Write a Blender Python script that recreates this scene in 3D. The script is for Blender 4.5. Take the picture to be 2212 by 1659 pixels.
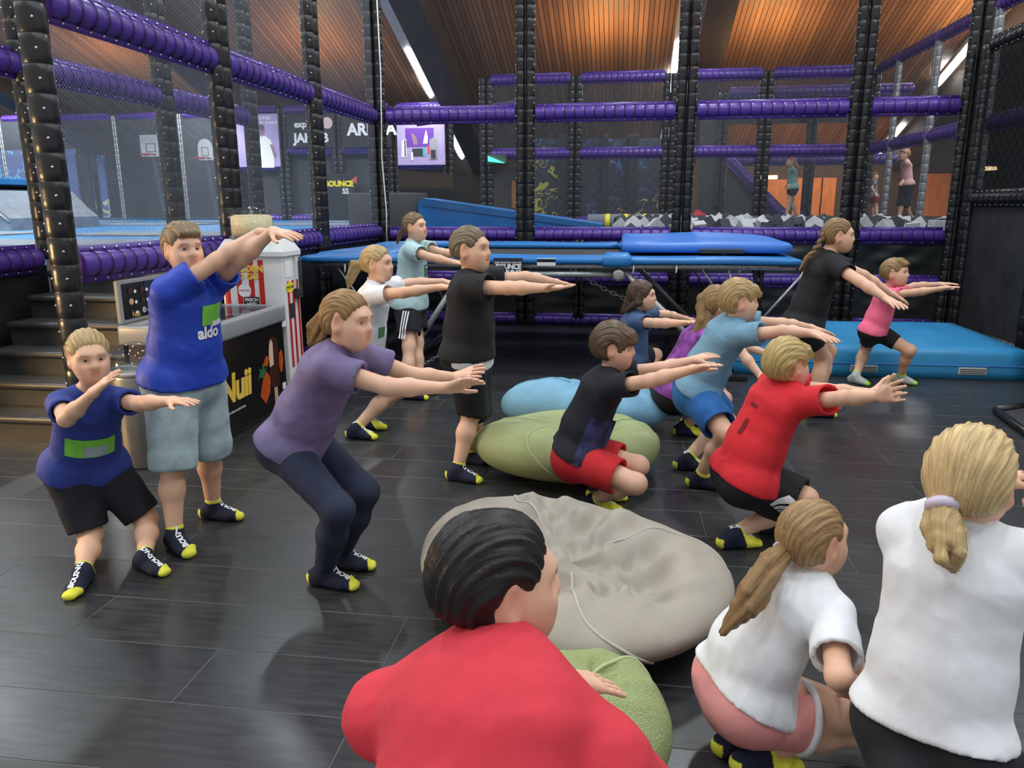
import bpy, bmesh, math, random
import numpy as np
from mathutils import Vector, Matrix
from mathutils.bvhtree import BVHTree

# ------------------------------------------------------------------ camera
scene = bpy.context.scene
for o in list(bpy.data.objects): bpy.data.objects.remove(o)
F, TILT, ROLL, PSI, H = 1656., 0.2316, -0.0033, 0.1407, 1.6
A3 = np.array
def ray(px, py):
    x = (px-1106)/F; y = -(py-829.5)/F
    c, s = math.cos(ROLL), math.sin(ROLL); x, y = c*x-s*y, s*x+c*y
    d = (x, math.cos(TILT)+y*math.sin(TILT), -math.sin(TILT)+y*math.cos(TILT))
    cp, sp = math.cos(PSI), math.sin(PSI)
    return A3([d[0]*cp-d[1]*sp, d[0]*sp+d[1]*cp, d[2]])
EYE = A3([0., 0., H])
def at(px, py, Y): d = ray(px, py); return EYE+d*(Y/d[1])          # point on the depth plane Y
def proj(p):
    d = np.asarray(p, float)-EYE; f0 = unit(ray(1106, 829.5)); r0 = unit(ray(1206, 829.5)-ray(1106, 829.5)); u0 = np.cross(r0, f0); z = d@f0
    return A3([1106+F*(d@r0)/z, 829.5-F*(d@u0)/z])
def atX(px, py, X): d = ray(px, py); return EYE+d*(X/d[0])
def onz(px, py, z=0.): d = ray(px, py); return EYE+d*((z-H)/d[2])   # point on the level z
def unit(v): v = np.asarray(v, float); return v/(np.linalg.norm(v)+1e-12)
cam_d = bpy.data.cameras.new('camera'); cam = bpy.data.objects.new('camera', cam_d)
scene.collection.objects.link(cam)
fw = unit(ray(1106, 829.5)); rt = unit(ray(1206, 829.5)-ray(1106, 829.5)); upv = np.cross(rt, fw)
M = Matrix.Identity(4)
for i in range(3): M[i][0], M[i][1], M[i][2], M[i][3] = rt[i], upv[i], -fw[i], EYE[i]
cam.matrix_world = M
cam_d.sensor_fit = 'HORIZONTAL'; cam_d.sensor_width = 36; cam_d.lens = F/2212*36
cam_d.clip_start = .05; cam_d.clip_end = 200
scene.camera = cam

# ------------------------------------------------------------------ light
vs = scene.view_settings
vs.view_transform = 'Standard'; vs.look = 'None'; vs.gamma = 1; vs.exposure = 0.52
try: vs.use_curve_mapping = False
except Exception: pass
world = bpy.data.worlds.new('world'); scene.world = world; world.use_nodes = True
bg = world.node_tree.nodes['Background']; bg.inputs[0].default_value = (.93, .97, 1., 1); bg.inputs[1].default_value = .40
TUBE_W = 230.; WARM_W = 420.
Z0, SL = 12.0, .343                                # roof: z = Z0 - SL*Y
def roof(Y): return Z0-SL*Y
LX = [-17.5, -11.4, -5.2, 1.17, 7.6]
def area(name, loc, to, sx, sy, w, col):
    l = bpy.data.lights.new(name, 'AREA'); l.shape = 'RECTANGLE'; l.size = sx; l.size_y = sy; l.energy = w; l.color = col
    o = bpy.data.objects.new(name, l); scene.collection.objects.link(o); o.location = loc
    o.rotation_euler = (Vector(to)-Vector(loc)).to_track_quat('-Z', 'Y').to_euler(); return o
for lx in LX:
    for k in range(6):
        y0 = 19.1-4.4*k; ym = y0+1.1; z = roof(ym)-.36
        area('tube_light', (lx, ym, z), (lx, ym, z-1), .14, 2.2, TUBE_W*(1 if y0 < 12 else .5)*(1.7 if lx < -10 else 1), (.90, .96, 1.))
# warm uplights that wash the timber roof over the far fences, and the warm bar light beside the stairs
for (x, y, z, w) in ((-7.5, 18.6, 4.1, .07), (-.4, 18.4, 4.3, .12), (3.1, 18.4, 4.3, .12), (7.2, 18.2, 4.4, .1), (-13, 18.6, 4.1, .08)):
    area('uplight', (x, y, z), (x, y+.7, z+3), .5, .3, WARM_W*w, (1., .60, .25))
area('bar_light', (-5.6, 2.6, 1.2), (-3.9, 4.9, .25), .5, .3, 75, (1., .62, .25))
for x in (3.2, 5.2, 7.4): area('lounge_light', (x, 22.5, 2.7), (x, 24.5, 1.2), .4, .4, 40, (1., .55, .2))

# ------------------------------------------------------------------ materials
MATS = {}
def nodes(m): m.use_nodes = True; return m.node_tree.nodes, m.node_tree.links, m.node_tree.nodes['Principled BSDF']
def mat(name, col, rough=.6, metal=0., noise=0., nscale=20., bump=0., bscale=60., emit=None, es=1., alpha=None, spec=.5, stretch=None, coat=0., trans=0.):
    if name in MATS: return MATS[name]
    m = bpy.data.materials.new(name); N, L, b = nodes(m)
    b.inputs['Base Color'].default_value = (*col, 1); b.inputs['Roughness'].default_value = rough; b.inputs['Metallic'].default_value = metal
    b.inputs['Specular IOR Level'].default_value = spec
    if coat: b.inputs['Coat Weight'].default_value = coat; b.inputs['Coat Roughness'].default_value = .2
    if trans: b.inputs['Transmission Weight'].default_value = trans
    if noise or bump:
        tc = N.new('ShaderNodeTexCoord'); src = tc.outputs['Object']
        if stretch:
            mp = N.new('ShaderNodeMapping'); mp.inputs['Scale'].default_value = stretch; L.new(src, mp.inputs[0]); src = mp.outputs[0]
    if noise:
        n = N.new('ShaderNodeTexNoise'); n.inputs['Scale'].default_value = nscale; n.inputs['Detail'].default_value = 5; L.new(src, n.inputs[0])
        r = N.new('ShaderNodeValToRGB'); e = r.color_ramp.elements
        e[0].position = .3; e[1].position = .7
        e[0].color = (*[max(0, c*(1-noise)) for c in col], 1); e[1].color = (*[min(1, c*(1+noise)) for c in col], 1)
        L.new(n.outputs[0], r.inputs[0]); L.new(r.outputs[0], b.inputs['Base Color'])
    if bump:
        n2 = N.new('ShaderNodeTexNoise'); n2.inputs['Scale'].default_value = bscale; n2.inputs['Detail'].default_value = 4; L.new(src, n2.inputs[0])
        bp = N.new('ShaderNodeBump'); bp.inputs['Strength'].default_value = bump; bp.inputs['Distance'].default_value = .01
        L.new(n2.outputs[0], bp.inputs['Height']); L.new(bp.outputs[0], b.inputs['Normal'])
    if emit: b.inputs['Emission Color'].default_value = (*emit, 1); b.inputs['Emission Strength'].default_value = es
    if alpha is not None: b.inputs['Alpha'].default_value = alpha
    MATS[name] = m; return m
def srgb(r, g, b):
    f = lambda c: (c/255/12.92) if c/255 <= .04045 else ((c/255+.055)/1.055)**2.4
    return (f(r), f(g), f(b))
def vcol_mat(name, rough=.7, bump=0., bscale=120., sss=0., noise=.0, nscale=8.):
    if name in MATS: return MATS[name]
    m = bpy.data.materials.new(name); N, L, b = nodes(m); b.inputs['Roughness'].default_value = rough
    a = N.new('ShaderNodeAttribute'); a.attribute_name = 'Col'; src = a.outputs['Color']
    if noise:
        n = N.new('ShaderNodeTexNoise'); n.inputs['Scale'].default_value = nscale; n.inputs['Detail'].default_value = 4
        mr = N.new('ShaderNodeMapRange'); mr.inputs[3].default_value = 1-noise; mr.inputs[4].default_value = 1+noise; L.new(n.outputs[0], mr.inputs[0])
        mx = N.new('ShaderNodeMix'); mx.data_type = 'RGBA'; mx.blend_type = 'MULTIPLY'; mx.inputs[0].default_value = 1
        L.new(src, mx.inputs[6]); L.new(mr.outputs[0], mx.inputs[7]); src = mx.outputs[2]
    L.new(src, b.inputs['Base Color'])
    if sss: b.inputs['Subsurface Weight'].default_value = sss; b.inputs['Subsurface Radius'].default_value = (.012, .004, .002)
    if bump:
        n = N.new('ShaderNodeTexNoise'); n.inputs['Scale'].default_value = bscale; n.inputs['Detail'].default_value = 4
        tc = N.new('ShaderNodeTexCoord'); L.new(tc.outputs['Object'], n.inputs[0])
        bp = N.new('ShaderNodeBump'); bp.inputs['Strength'].default_value = bump; bp.inputs['Distance'].default_value = .004
        L.new(n.outputs[0], bp.inputs['Height']); L.new(bp.outputs[0], b.inputs['Normal'])
    MATS[name] = m; return m
def net_mat(name, col, dens, scale, rot=.785):
    m = bpy.data.materials.new(name); m.use_nodes = True; N, L = m.node_tree.nodes, m.node_tree.links
    N.clear(); out = N.new('ShaderNodeOutputMaterial'); tr = N.new('ShaderNodeBsdfTransparent'); df = N.new('ShaderNodeBsdfDiffuse')
    df.inputs[0].default_value = (*col, 1); mx = N.new('ShaderNodeMixShader')
    tc = N.new('ShaderNodeTexCoord'); mp = N.new('ShaderNodeMapping'); mp.inputs['Rotation'].default_value = (0, 0, rot)
    L.new(tc.outputs['UV'], mp.inputs[0]); mp.inputs['Scale'].default_value = (scale, scale, scale)
    br = N.new('ShaderNodeTexBrick'); br.offset = 0; br.inputs['Scale'].default_value = 1; br.inputs['Mortar Size'].default_value = dens
    br.inputs['Mortar Smooth'].default_value = .2
    br.inputs['Brick Width'].default_value = 1; br.inputs['Row Height'].default_value = 1
    br.inputs['Color1'].default_value = (0, 0, 0, 1); br.inputs['Color2'].default_value = (0, 0, 0, 1); br.inputs['Mortar'].default_value = (1, 1, 1, 1)
    L.new(mp.outputs[0], br.inputs[0]); L.new(br.outputs[0], mx.inputs[0]); L.new(tr.outputs[0], mx.inputs[1]); L.new(df.outputs[0], mx.inputs[2])
    L.new(mx.outputs[0], out.inputs[0]); MATS[name] = m; return m

mat('black_vinyl', (.012, .012, .013), .32, noise=.3, nscale=4, bump=.15, bscale=30)
mat('black_panel', (.016, .018, .018), .38, noise=.25, nscale=3, bump=.25, bscale=8)
mat('dark_cloth', (.02, .021, .023), .6, noise=.3, nscale=6)
mat('purple', srgb(78, 49, 140), .36, noise=.1, nscale=5, bump=.12, bscale=25)
mat('purple_far', srgb(92, 66, 165), .45)
mat('lace', (.012, .01, .02), .6)
mat('eyelet', (.62, .63, .66), .3, .9)
mat('steel', (.33, .34, .35), .42, .85, noise=.2, nscale=15)
mat('galv', (.42, .44, .44), .45, .8, noise=.2, nscale=30)
mat('blue_pad', srgb(28, 110, 178), .42, noise=.08, nscale=3, bump=.12, bscale=10)
mat('blue_mat', srgb(50, 142, 196), .4, noise=.08, nscale=3, bump=.18, bscale=7)
mat('blue_soft', srgb(52, 112, 196), .45, bump=.1, bscale=8)
mat('blue_wedge', srgb(24, 116, 196), .45, bump=.1, bscale=6)
mat('step_vinyl', (.030, .031, .032), .42, noise=.2, nscale=4, bump=.2, bscale=12)
mat('white', (.8, .8, .8), .5); mat('text_white', (.86, .86, .86), .6)
mat('plastic_white', (.78, .78, .77), .35)
mat('freezer_black', (.008, .008, .008), .22); mat('freezer_grey', (.27, .28, .29), .35)
mat('freezer_brown', (.06, .04, .03), .35)
mat('yellow_text', srgb(236, 196, 80), .5); mat('yellow', srgb(240, 220, 40), .5)
mat('red_stripe', srgb(200, 40, 36), .45)
mat('foam_light', (.52, .54, .56), .9, noise=.1, nscale=10); mat('foam_dark', (.05, .055, .065), .9, noise=.2, nscale=10)
mat('wood_orange', srgb(190, 120, 55), .5, noise=.25, nscale=3, stretch=(6, 6, .6)); mat('wood_dark', (.035, .022, .014), .6, noise=.3, nscale=4)
mat('beam', (.05, .036, .026), .7, noise=.35, nscale=3, stretch=(1, .2, 1))
mat('lamp_housing', (.45, .46, .46), .5)
mat('tube_glow', (1, 1, 1), .5, emit=(.92, .97, 1), es=9)
mat('warm_glow', (1, .7, .3), .5, emit=(1, .62, .22), es=7)
mat('green_glow', (0, 1, .4), .5, emit=(.05, 1, .4), es=2.5)
mat('teal_glow', (.4, .9, .9), .5, emit=(.2, .85, .8), es=.8)
mat('lavender', srgb(178, 160, 205), .6, noise=.12, nscale=2); mat('purple_print', srgb(110, 60, 160), .6)
mat('grey_bed', (.20, .23, .27), .8, noise=.2, nscale=4); mat('sky_pad', srgb(48, 126, 184), .55, noise=.12, nscale=3)
mat('graph_grey', (.05, .055, .06), .6)
net_mat('net_black', (.07, .075, .085), .055, 58.)
net_mat('net_milky', (.26, .29, .34), .055, 58.)
net_mat('net_grey', (.16, .18, .20), .06, 40.)
net_mat('net_dark', (.012, .012, .014), .30, 40.)
# glass
def glass_mat(name, col, k):
    m = bpy.data.materials.new(name); m.use_nodes = True; N, L = m.node_tree.nodes, m.node_tree.links; N.clear()
    out = N.new('ShaderNodeOutputMaterial'); tr = N.new('ShaderNodeBsdfTransparent'); tr.inputs[0].default_value = (*col, 1)
    gl = N.new('ShaderNodeBsdfGlossy'); gl.inputs['Roughness'].default_value = .06; lw = N.new('ShaderNodeLayerWeight'); lw.inputs[0].default_value = .35; pw = N.new('ShaderNodeMath'); pw.operation = 'POWER'; pw.inputs[1].default_value = 2.; L.new(lw.outputs['Facing'], pw.inputs[0]); fr = N.new('ShaderNodeMath'); fr.operation = 'MULTIPLY_ADD'; fr.inputs[1].default_value = .35*k/1.5; fr.inputs[2].default_value = .05; L.new(pw.outputs[0], fr.inputs[0])
    mx = N.new('ShaderNodeMixShader'); L.new(fr.outputs[0], mx.inputs[0]); L.new(tr.outputs[0], mx.inputs[1]); L.new(gl.outputs[0], mx.inputs[2]); L.new(mx.outputs[0], out.inputs[0])
    MATS[name] = m; return m
glass_mat('clear', (.93, .95, .95), 1.5); glass_mat('lid_glass', (.8, .84, .86), 1.7)
# floor planks: worn dark vinyl
def floor_mat():
    m = bpy.data.materials.new('dark_plank'); N, L, b = nodes(m)
    tc = N.new('ShaderNodeTexCoord'); oi = N.new('ShaderNodeObjectInfo')
    ad = N.new('ShaderNodeVectorMath'); ad.operation = 'MULTIPLY_ADD'
    cb = N.new('ShaderNodeCombineXYZ'); L.new(oi.outputs['Random'], cb.inputs[0]); L.new(oi.outputs['Random'], cb.inputs[1])
    ad.inputs[1].default_value = (40, 40, 0); L.new(cb.outputs[0], ad.inputs[0]); L.new(tc.outputs['Object'], ad.inputs[2])
    mp = N.new('ShaderNodeMapping'); mp.inputs['Scale'].default_value = (3, 22, 1); L.new(ad.outputs[0], mp.inputs[0])
    n = N.new('ShaderNodeTexNoise'); n.inputs['Scale'].default_value = 2.; n.inputs['Detail'].default_value = 8; L.new(mp.outputs[0], n.inputs[0])
    r = N.new('ShaderNodeValToRGB'); e = r.color_ramp.elements; e[0].position = .3; e[0].color = (.019, .020, .0215, 1); e[1].position = .75; e[1].color = (.042, .044, .046, 1)
    L.new(n.outputs[0], r.inputs[0]); L.new(r.outputs[0], b.inputs['Base Color'])
    n2 = N.new('ShaderNodeTexNoise'); n2.inputs['Scale'].default_value = 1.6; n2.inputs['Detail'].default_value = 6; L.new(ad.outputs[0], n2.inputs[0])
    mr = N.new('ShaderNodeMapRange'); mr.inputs[1].default_value = .3; mr.inputs[2].default_value = .7; mr.inputs[3].default_value = .27; mr.inputs[4].default_value = .42
    L.new(n2.outputs[0], mr.inputs[0]); L.new(mr.outputs[0], b.inputs['Roughness'])
    bp = N.new('ShaderNodeBump'); bp.inputs['Strength'].default_value = .05; bp.inputs['Distance'].default_value = .003; L.new(n.outputs[0], bp.inputs['Height']); L.new(bp.outputs[0], b.inputs['Normal'])
    MATS['plank'] = m
floor_mat(); mat('seam', (.13, .135, .14), .8)
def ceil_mat():
    m = bpy.data.materials.new('timber_roof'); N, L, b = nodes(m); b.inputs['Roughness'].default_value = .55
    tc = N.new('ShaderNodeTexCoord'); sx = N.new('ShaderNodeSeparateXYZ'); L.new(tc.outputs['Object'], sx.inputs[0])
    mu = N.new('ShaderNodeMath'); mu.operation = 'MULTIPLY'; mu.inputs[1].default_value = 1/.11; L.new(sx.outputs[0], mu.inputs[0])
    fr = N.new('ShaderNodeMath'); fr.operation = 'FRACT'; L.new(mu.outputs[0], fr.inputs[0])
    fl = N.new('ShaderNodeMath'); fl.operation = 'FLOOR'; L.new(mu.outputs[0], fl.inputs[0])
    wn = N.new('ShaderNodeTexWhiteNoise'); wn.noise_dimensions = '1D'; L.new(fl.outputs[0], wn.inputs['W'])
    r1 = N.new('ShaderNodeValToRGB'); e = r1.color_ramp.elements; e[0].color = (*srgb(120, 86, 58), 1); e[1].color = (*srgb(154, 112, 74), 1); L.new(wn.outputs[0], r1.inputs[0])
    gap = N.new('ShaderNodeMath'); gap.operation = 'GREATER_THAN'; gap.inputs[1].default_value = .16; L.new(fr.outputs[0], gap.inputs[0])
    mx = N.new('ShaderNodeMix'); mx.data_type = 'RGBA'; L.new(gap.outputs[0], mx.inputs[0]); mx.inputs[6].default_value = (.02, .012, .008, 1); L.new(r1.outputs[0], mx.inputs[7])
    L.new(mx.outputs[2], b.inputs['Base Color']); MATS['timber'] = m
ceil_mat()
def graffiti_mat(name, base, cols, scale):
    m = bpy.data.materials.new(name); N, L, b = nodes(m); b.inputs['Roughness'].default_value = .6
    tc = N.new('ShaderNodeTexCoord'); src = (*base, 1); prev = None
    for i, c in enumerate(cols):
        n = N.new('ShaderNodeTexNoise'); n.inputs['Scale'].default_value = scale*(1+.3*i); n.inputs['Detail'].default_value = 1.5; n.inputs['Distortion'].default_value = 2.2
        mp = N.new('ShaderNodeMapping'); mp.inputs['Location'].default_value = (7.3*i, 3.1*i, 5.7*i); L.new(tc.outputs['Object'], mp.inputs[0]); L.new(mp.outputs[0], n.inputs[0])
        n2 = N.new('ShaderNodeTexNoise'); n2.inputs['Scale'].default_value = scale*.5; n2.inputs['Detail'].default_value = 0; L.new(mp.outputs[0], n2.inputs[0])
        s = N.new('ShaderNodeMath'); s.operation = 'SUBTRACT'; s.inputs[1].default_value = .5; L.new(n.outputs[0], s.inputs[0])
        ab = N.new('ShaderNodeMath'); ab.operation = 'ABSOLUTE'; L.new(s.outputs[0], ab.inputs[0])
        lt = N.new('ShaderNodeMath'); lt.operation = 'LESS_THAN'; lt.inputs[1].default_value = .022; L.new(ab.outputs[0], lt.inputs[0])
        g2 = N.new('ShaderNodeMath'); g2.operation = 'GREATER_THAN'; g2.inputs[1].default_value = .56; L.new(n2.outputs[0], g2.inputs[0])
        mm = N.new('ShaderNodeMath'); mm.operation = 'MULTIPLY'; L.new(lt.outputs[0], mm.inputs[0]); L.new(g2.outputs[0], mm.inputs[1])
        mx = N.new('ShaderNodeMix'); mx.data_type = 'RGBA'; L.new(mm.outputs[0], mx.inputs[0]); mx.inputs[7].default_value = (*c, 1)
        if prev is None: mx.inputs[6].default_value = src
        else: L.new(prev, mx.inputs[6])
        prev = mx.outputs[2]
    L.new(prev, b.inputs['Base Color']); MATS[name] = m
graffiti_mat('graffiti_dark', (.015, .016, .035), [srgb(190, 190, 60), srgb(50, 110, 170), srgb(90, 50, 110)], 1.6)
graffiti_mat('graffiti_blue', srgb(96, 112, 170), [srgb(220, 230, 170), srgb(120, 220, 240), srgb(150, 90, 150)], 1.1)

# ------------------------------------------------------------------ object helpers
COL = scene.collection; BASE = {}
def setp(o, label=None, cat=None, group=None, kind=None):
    if label: o['label'] = label
    if cat: o['category'] = cat
    if group: o['group'] = group
    if kind: o['kind'] = kind
    return o
def thing(name, loc, label, cat, group=None):
    o = bpy.data.objects.new(name, None); COL.objects.link(o); o.location = loc; o.empty_display_size = .1
    BASE[o] = A3([float(v) for v in loc]); return setp(o, label, cat, group)
def raw_mesh(name, V, Q, smooth=True, col=None):
    """V (n,3), Q list of faces or (m,4) int array"""
    me = bpy.data.meshes.new(name); V = np.asarray(V, np.float32)
    if isinstance(Q, np.ndarray):
        k = Q.shape[1]; me.vertices.add(len(V)); me.vertices.foreach_set('co', V.ravel())
        me.loops.add(Q.size); me.loops.foreach_set('vertex_index', Q.astype(np.int32).ravel())
        me.polygons.add(len(Q)); me.polygons.foreach_set('loop_start', np.arange(0, Q.size, k, dtype=np.int32))
        try: me.polygons.foreach_set('loop_total', np.full(len(Q), k, np.int32))
        except Exception: pass
        me.update(calc_edges=True)
    else: me.from_pydata(V.tolist(), [], Q); me.update()
    if smooth: me.polygons.foreach_set('use_smooth', np.ones(len(me.polygons), bool))
    if col is not None:
        a = me.color_attributes.new('Col', 'FLOAT_COLOR', 'POINT'); c = np.ones((len(V), 4), np.float32); c[:, :3] = col; a.data.foreach_set('color', c.ravel())
    return me
def obj(name, me, m, parent=None, loc=(0, 0, 0)):
    o = bpy.data.objects.new(name, me); COL.objects.link(o)
    if m is not None and not me.materials: me.materials.append(MATS[m] if isinstance(m, str) else m)
    if parent is not None: o.parent = parent; BASE[o] = BASE.get(parent, A3([0., 0, 0]))
    o.location = loc; return o
def part(name, V, Q, m, parent=None, smooth=True, col=None):
    V = np.asarray(V, float)
    if parent is not None: V = V-BASE.get(parent, 0)
    return obj(name, raw_mesh(name, V, Q, smooth, col), m, parent)
class MB:
    def __init__(s): s.v = []; s.f = []
    def add(s, V, Fc):
        n = len(s.v); s.v += [tuple(map(float, p)) for p in V]; s.f += [tuple(i+n for i in f) for f in Fc]; return s
    def box(s, lo, hi, b=0.):
        (x0, y0, z0), (x1, y1, z1) = lo, hi
        if b <= 0:
            V = [(x, y, z) for z in (z0, z1) for y in (y0, y1) for x in (x0, x1)]
            return s.add(V, [(0, 2, 3, 1), (4, 5, 7, 6), (0, 1, 5, 4), (2, 6, 7, 3), (0, 4, 6, 2), (1, 3, 7, 5)])
        bm = bmesh.new(); bmesh.ops.create_cube(bm, size=1)
        for v in bm.verts: v.co = ((x0+x1)/2+v.co.x*(x1-x0), (y0+y1)/2+v.co.y*(y1-y0), (z0+z1)/2+v.co.z*(z1-z0))
        bmesh.ops.bevel(bm, geom=list(bm.edges), offset=b, segments=2, affect='EDGES', profile=.6)
        bm.verts.index_update(); s.add([v.co[:] for v in bm.verts], [[v.index for v in f.verts] for f in bm.faces]); bm.free(); return s
    def tube(s, pts, r, n=8, cap=True, rs=None, closed=False):
        P = [A3(p, float) if False else np.asarray(p, float) for p in pts]; m = len(P); V = []; ref = None
        for i, p in enumerate(P):
            if closed: t = unit(P[(i+1) % m]-P[i-1])
            else: t = unit(P[min(i+1, m-1)]-P[max(i-1, 0)])
            if ref is None or abs(np.dot(ref, t)) > .95: ref = A3([0, 0, 1.]) if abs(t[2]) < .9 else A3([1., 0, 0])
            a = unit(np.cross(t, ref)); b = np.cross(t, a); ref = -b if False else np.cross(a, t)
            rr = rs[i] if rs is not None else r
            for k in range(n): w = 2*math.pi*k/n; V.append(p+rr*(math.cos(w)*a+math.sin(w)*b))
        Fc = []
        for i in range(m if closed else m-1):
            j = (i+1) % m
            for k in range(n): Fc.append((i*n+k, i*n+(k+1) % n, j*n+(k+1) % n, j*n+k))
        if cap and not closed: Fc.append(tuple(range(n))[::-1]); Fc.append(tuple((m-1)*n+k for k in range(n)))
        return s.add(V, Fc)
    def lathe(s, prof, o, axis, n=16, squash=(1, 1)):
        axis = unit(axis); ref = A3([0, 0, 1.]) if abs(axis[2]) < .9 else A3([1., 0, 0]); a = unit(np.cross(axis, ref)); b = np.cross(axis, a); o = np.asarray(o, float); V = []
        for (t, r) in prof:
            for k in range(n): w = 2*math.pi*k/n; V.append(o+axis*t+r*(squash[0]*math.cos(w)*a+squash[1]*math.sin(w)*b))
        m = len(prof); Fc = [(i*n+k, i*n+(k+1) % n, (i+1)*n+(k+1) % n, (i+1)*n+k) for i in range(m-1) for k in range(n)]
        Fc.append(tuple(range(n))[::-1]); Fc.append(tuple((m-1)*n+k for k in range(n)))
        return s.add(V, Fc)
    def quad(s, a, b, c, d): return s.add([a, b, c, d], [(0, 1, 2, 3)])
    def octa(s, c, r):
        c = np.asarray(c, float); V = [c+A3(v)*r for v in ((1, 0, 0), (-1, 0, 0), (0, 1, 0), (0, -1, 0), (0, 0, 1), (0, 0, -1))]
        return s.add(V, [(0, 2, 4), (2, 1, 4), (1, 3, 4), (3, 0, 4), (2, 0, 5), (1, 2, 5), (3, 1, 5), (0, 3, 5)])
    def mesh(s, name, smooth=False): return raw_mesh(name, s.v, s.f, smooth)
    def build(s, name, m, parent=None, smooth=False): return part(name, s.v, s.f, m, parent, smooth)
def slab_uv(name, m, parent, corners, w, h, origin=None):
    """one quad with metre UVs (nets)"""
    V = [A3(c)-BASE.get(parent, 0) for c in corners]; me = bpy.data.meshes.new(name); me.from_pydata([tuple(v) for v in V], [], [(0, 1, 2, 3)])
    uv = me.uv_layers.new(name='UVMap')
    for i, c in enumerate(((0, 0), (w, 0), (w, h), (0, h))): uv.data[i].uv = c
    me.update(); return obj(name, me, m, parent)
def text_mesh(txt, size, ext=.0, bold=0., shear=0., align='CENTER', space=1.):
    c = bpy.data.curves.new('t', 'FONT'); c.body = txt; c.size = size; c.extrude = ext; c.offset = bold; c.shear = shear; c.align_x = align; c.align_y = 'CENTER'; c.resolution_u = 3; c.space_character = space
    o = bpy.data.objects.new('t', c); COL.objects.link(o); dg = bpy.context.evaluated_depsgraph_get(); dg.update()
    me = bpy.data.meshes.new_from_object(o.evaluated_get(dg)); bpy.data.objects.remove(o); bpy.data.curves.remove(c)
    V = np.zeros(len(me.vertices)*3, np.float32); me.vertices.foreach_get('co', V); V = V.reshape(-1, 3); Fc = [tuple(p.vertices) for p in me.polygons]; bpy.data.meshes.remove(me)
    return V, Fc
def lettering(txt, size, o, right, up, m, parent, ext=.002, bold=0., shear=0., align='CENTER', off=.004, space=1., name='lettering'):
    V, Fc = text_mesh(txt, size, ext, bold, shear, align, space); right = unit(right); up = unit(up); n = np.cross(right, up); o = np.asarray(o, float)
    W = o+V[:, :1]*right+V[:, 1:2]*up+(V[:, 2:3]+off)*n
    return part(name, W, Fc, m, parent, False)
def flat(name, pts2, o, right, up, m, parent, th=.004, off=.003):
    """flat print shape with thickness"""
    right = unit(right); up = unit(up); n = np.cross(right, up); o = np.asarray(o, float); k = len(pts2)
    f = [o+right*x+up*y+n*(off+th) for x, y in pts2]; b = [o+right*x+up*y+n*off for x, y in pts2]
    Fc = [tuple(range(k)), tuple(range(k, 2*k))[::-1]]+[(i, k+i, k+(i+1) % k, (i+1) % k) for i in range(k)]
    return part(name, f+b, Fc, m, parent, False)
def ring2(cx, cy, rx, ry, n=18, a0=0): return [(cx+rx*math.cos(a0+2*math.pi*i/n), cy+ry*math.sin(a0+2*math.pi*i/n)) for i in range(n)]
def rect2(x0, y0, x1, y1): return [(x0, y0), (x1, y0), (x1, y1), (x0, y1)]
# ================================================================== the hall
rnd = random.Random(7)
# floor of dark vinyl planks, each its own piece
fl = MB().box((-9, -2, -.06), (9, 10.3, -.0016)).build('floor', 'seam'); setp(fl, 'dark grey vinyl plank floor with thin pale seams', kind='structure')
PL, PW, G = 1.256, .311, .0013
def plank_mesh():
    b = .0015; hx, hy = PL/2-G, PW/2-G
    V = [(-hx, -hy, -.004), (hx, -hy, -.004), (hx, hy, -.004), (-hx, hy, -.004), (-hx, -hy, -b), (hx, -hy, -b), (hx, hy, -b), (-hx, hy, -b),
         (-hx+b, -hy+b, 0), (hx-b, -hy+b, 0), (hx-b, hy-b, 0), (-hx+b, hy-b, 0)]
    Fc = [(8, 9, 10, 11)]
    for i in range(4): j = (i+1) % 4; Fc += [(i, j, j+4, i+4), (i+4, j+4, j+8, i+8)]
    return raw_mesh('plank', V, Fc, False)
pm = plank_mesh(); cnt = 0
for r in range(-4, 27):
    y = 2.045+PW*(r+.5); x0 = -1.43+(PL/2 if r % 2 else 0)
    for c in range(-6, 6):
        x = x0+PL*(c+.5); hw = 1.9+.8*y
        if y < .7 or x < -hw-.4 or x > .4+hw*.95: continue
        if x < -3.9 and y > 4.75: continue
        if x > 4.8 or x < -6.6: continue
        obj('plank', pm, 'plank', fl, (x, y, 0)); cnt += 1
print('planks', cnt)

# timber roof, glulam beams and strip lights
rf = MB(); SLB = math.hypot(1, SL)
rf.add([(-32, -3, roof(-3)), (24, -3, roof(-3)), (24, 27.2, roof(27.2)), (-32, 27.2, roof(27.2)), (-32, -3, roof(-3)+.2), (24, -3, roof(-3)+.2), (24, 27.2, roof(27.2)+.2), (-32, 27.2, roof(27.2)+.2)],
       [(0, 1, 2, 3), (7, 6, 5, 4), (0, 4, 5, 1), (2, 6, 7, 3), (1, 5, 6, 2), (3, 7, 4, 0)])
setp(rf.build('ceiling', 'timber'), 'sloping brown timber board ceiling', kind='structure')
for i, lx in enumerate(LX):
    b = MB(); x0, x1 = lx+.36, lx+.98
    V = []
    for y in (-3, 25.5): V += [(x0, y, roof(y)-.75), (x1, y, roof(y)-.75), (x1, y, roof(y)-.02), (x0, y, roof(y)-.02)]
    b.add(V, [(0, 1, 2, 3), (7, 6, 5, 4), (0, 4, 5, 1), (1, 5, 6, 2), (2, 6, 7, 3), (3, 7, 4, 0)])
    setp(b.build('trim_%d' % (i+1), 'beam'), 'dark glued timber roof beam', kind='structure')
LN = {-17.5: 'far left strip light line under the roof', -11.4: 'strip light line seen through the purple railed net on the left', -5.2: 'long strip light line beside the dark roof beam left of centre',
      1.17: 'strip light line partly hidden behind the black post right of centre', 7.6: 'strip light line at upper right behind the purple railed net'}
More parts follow.
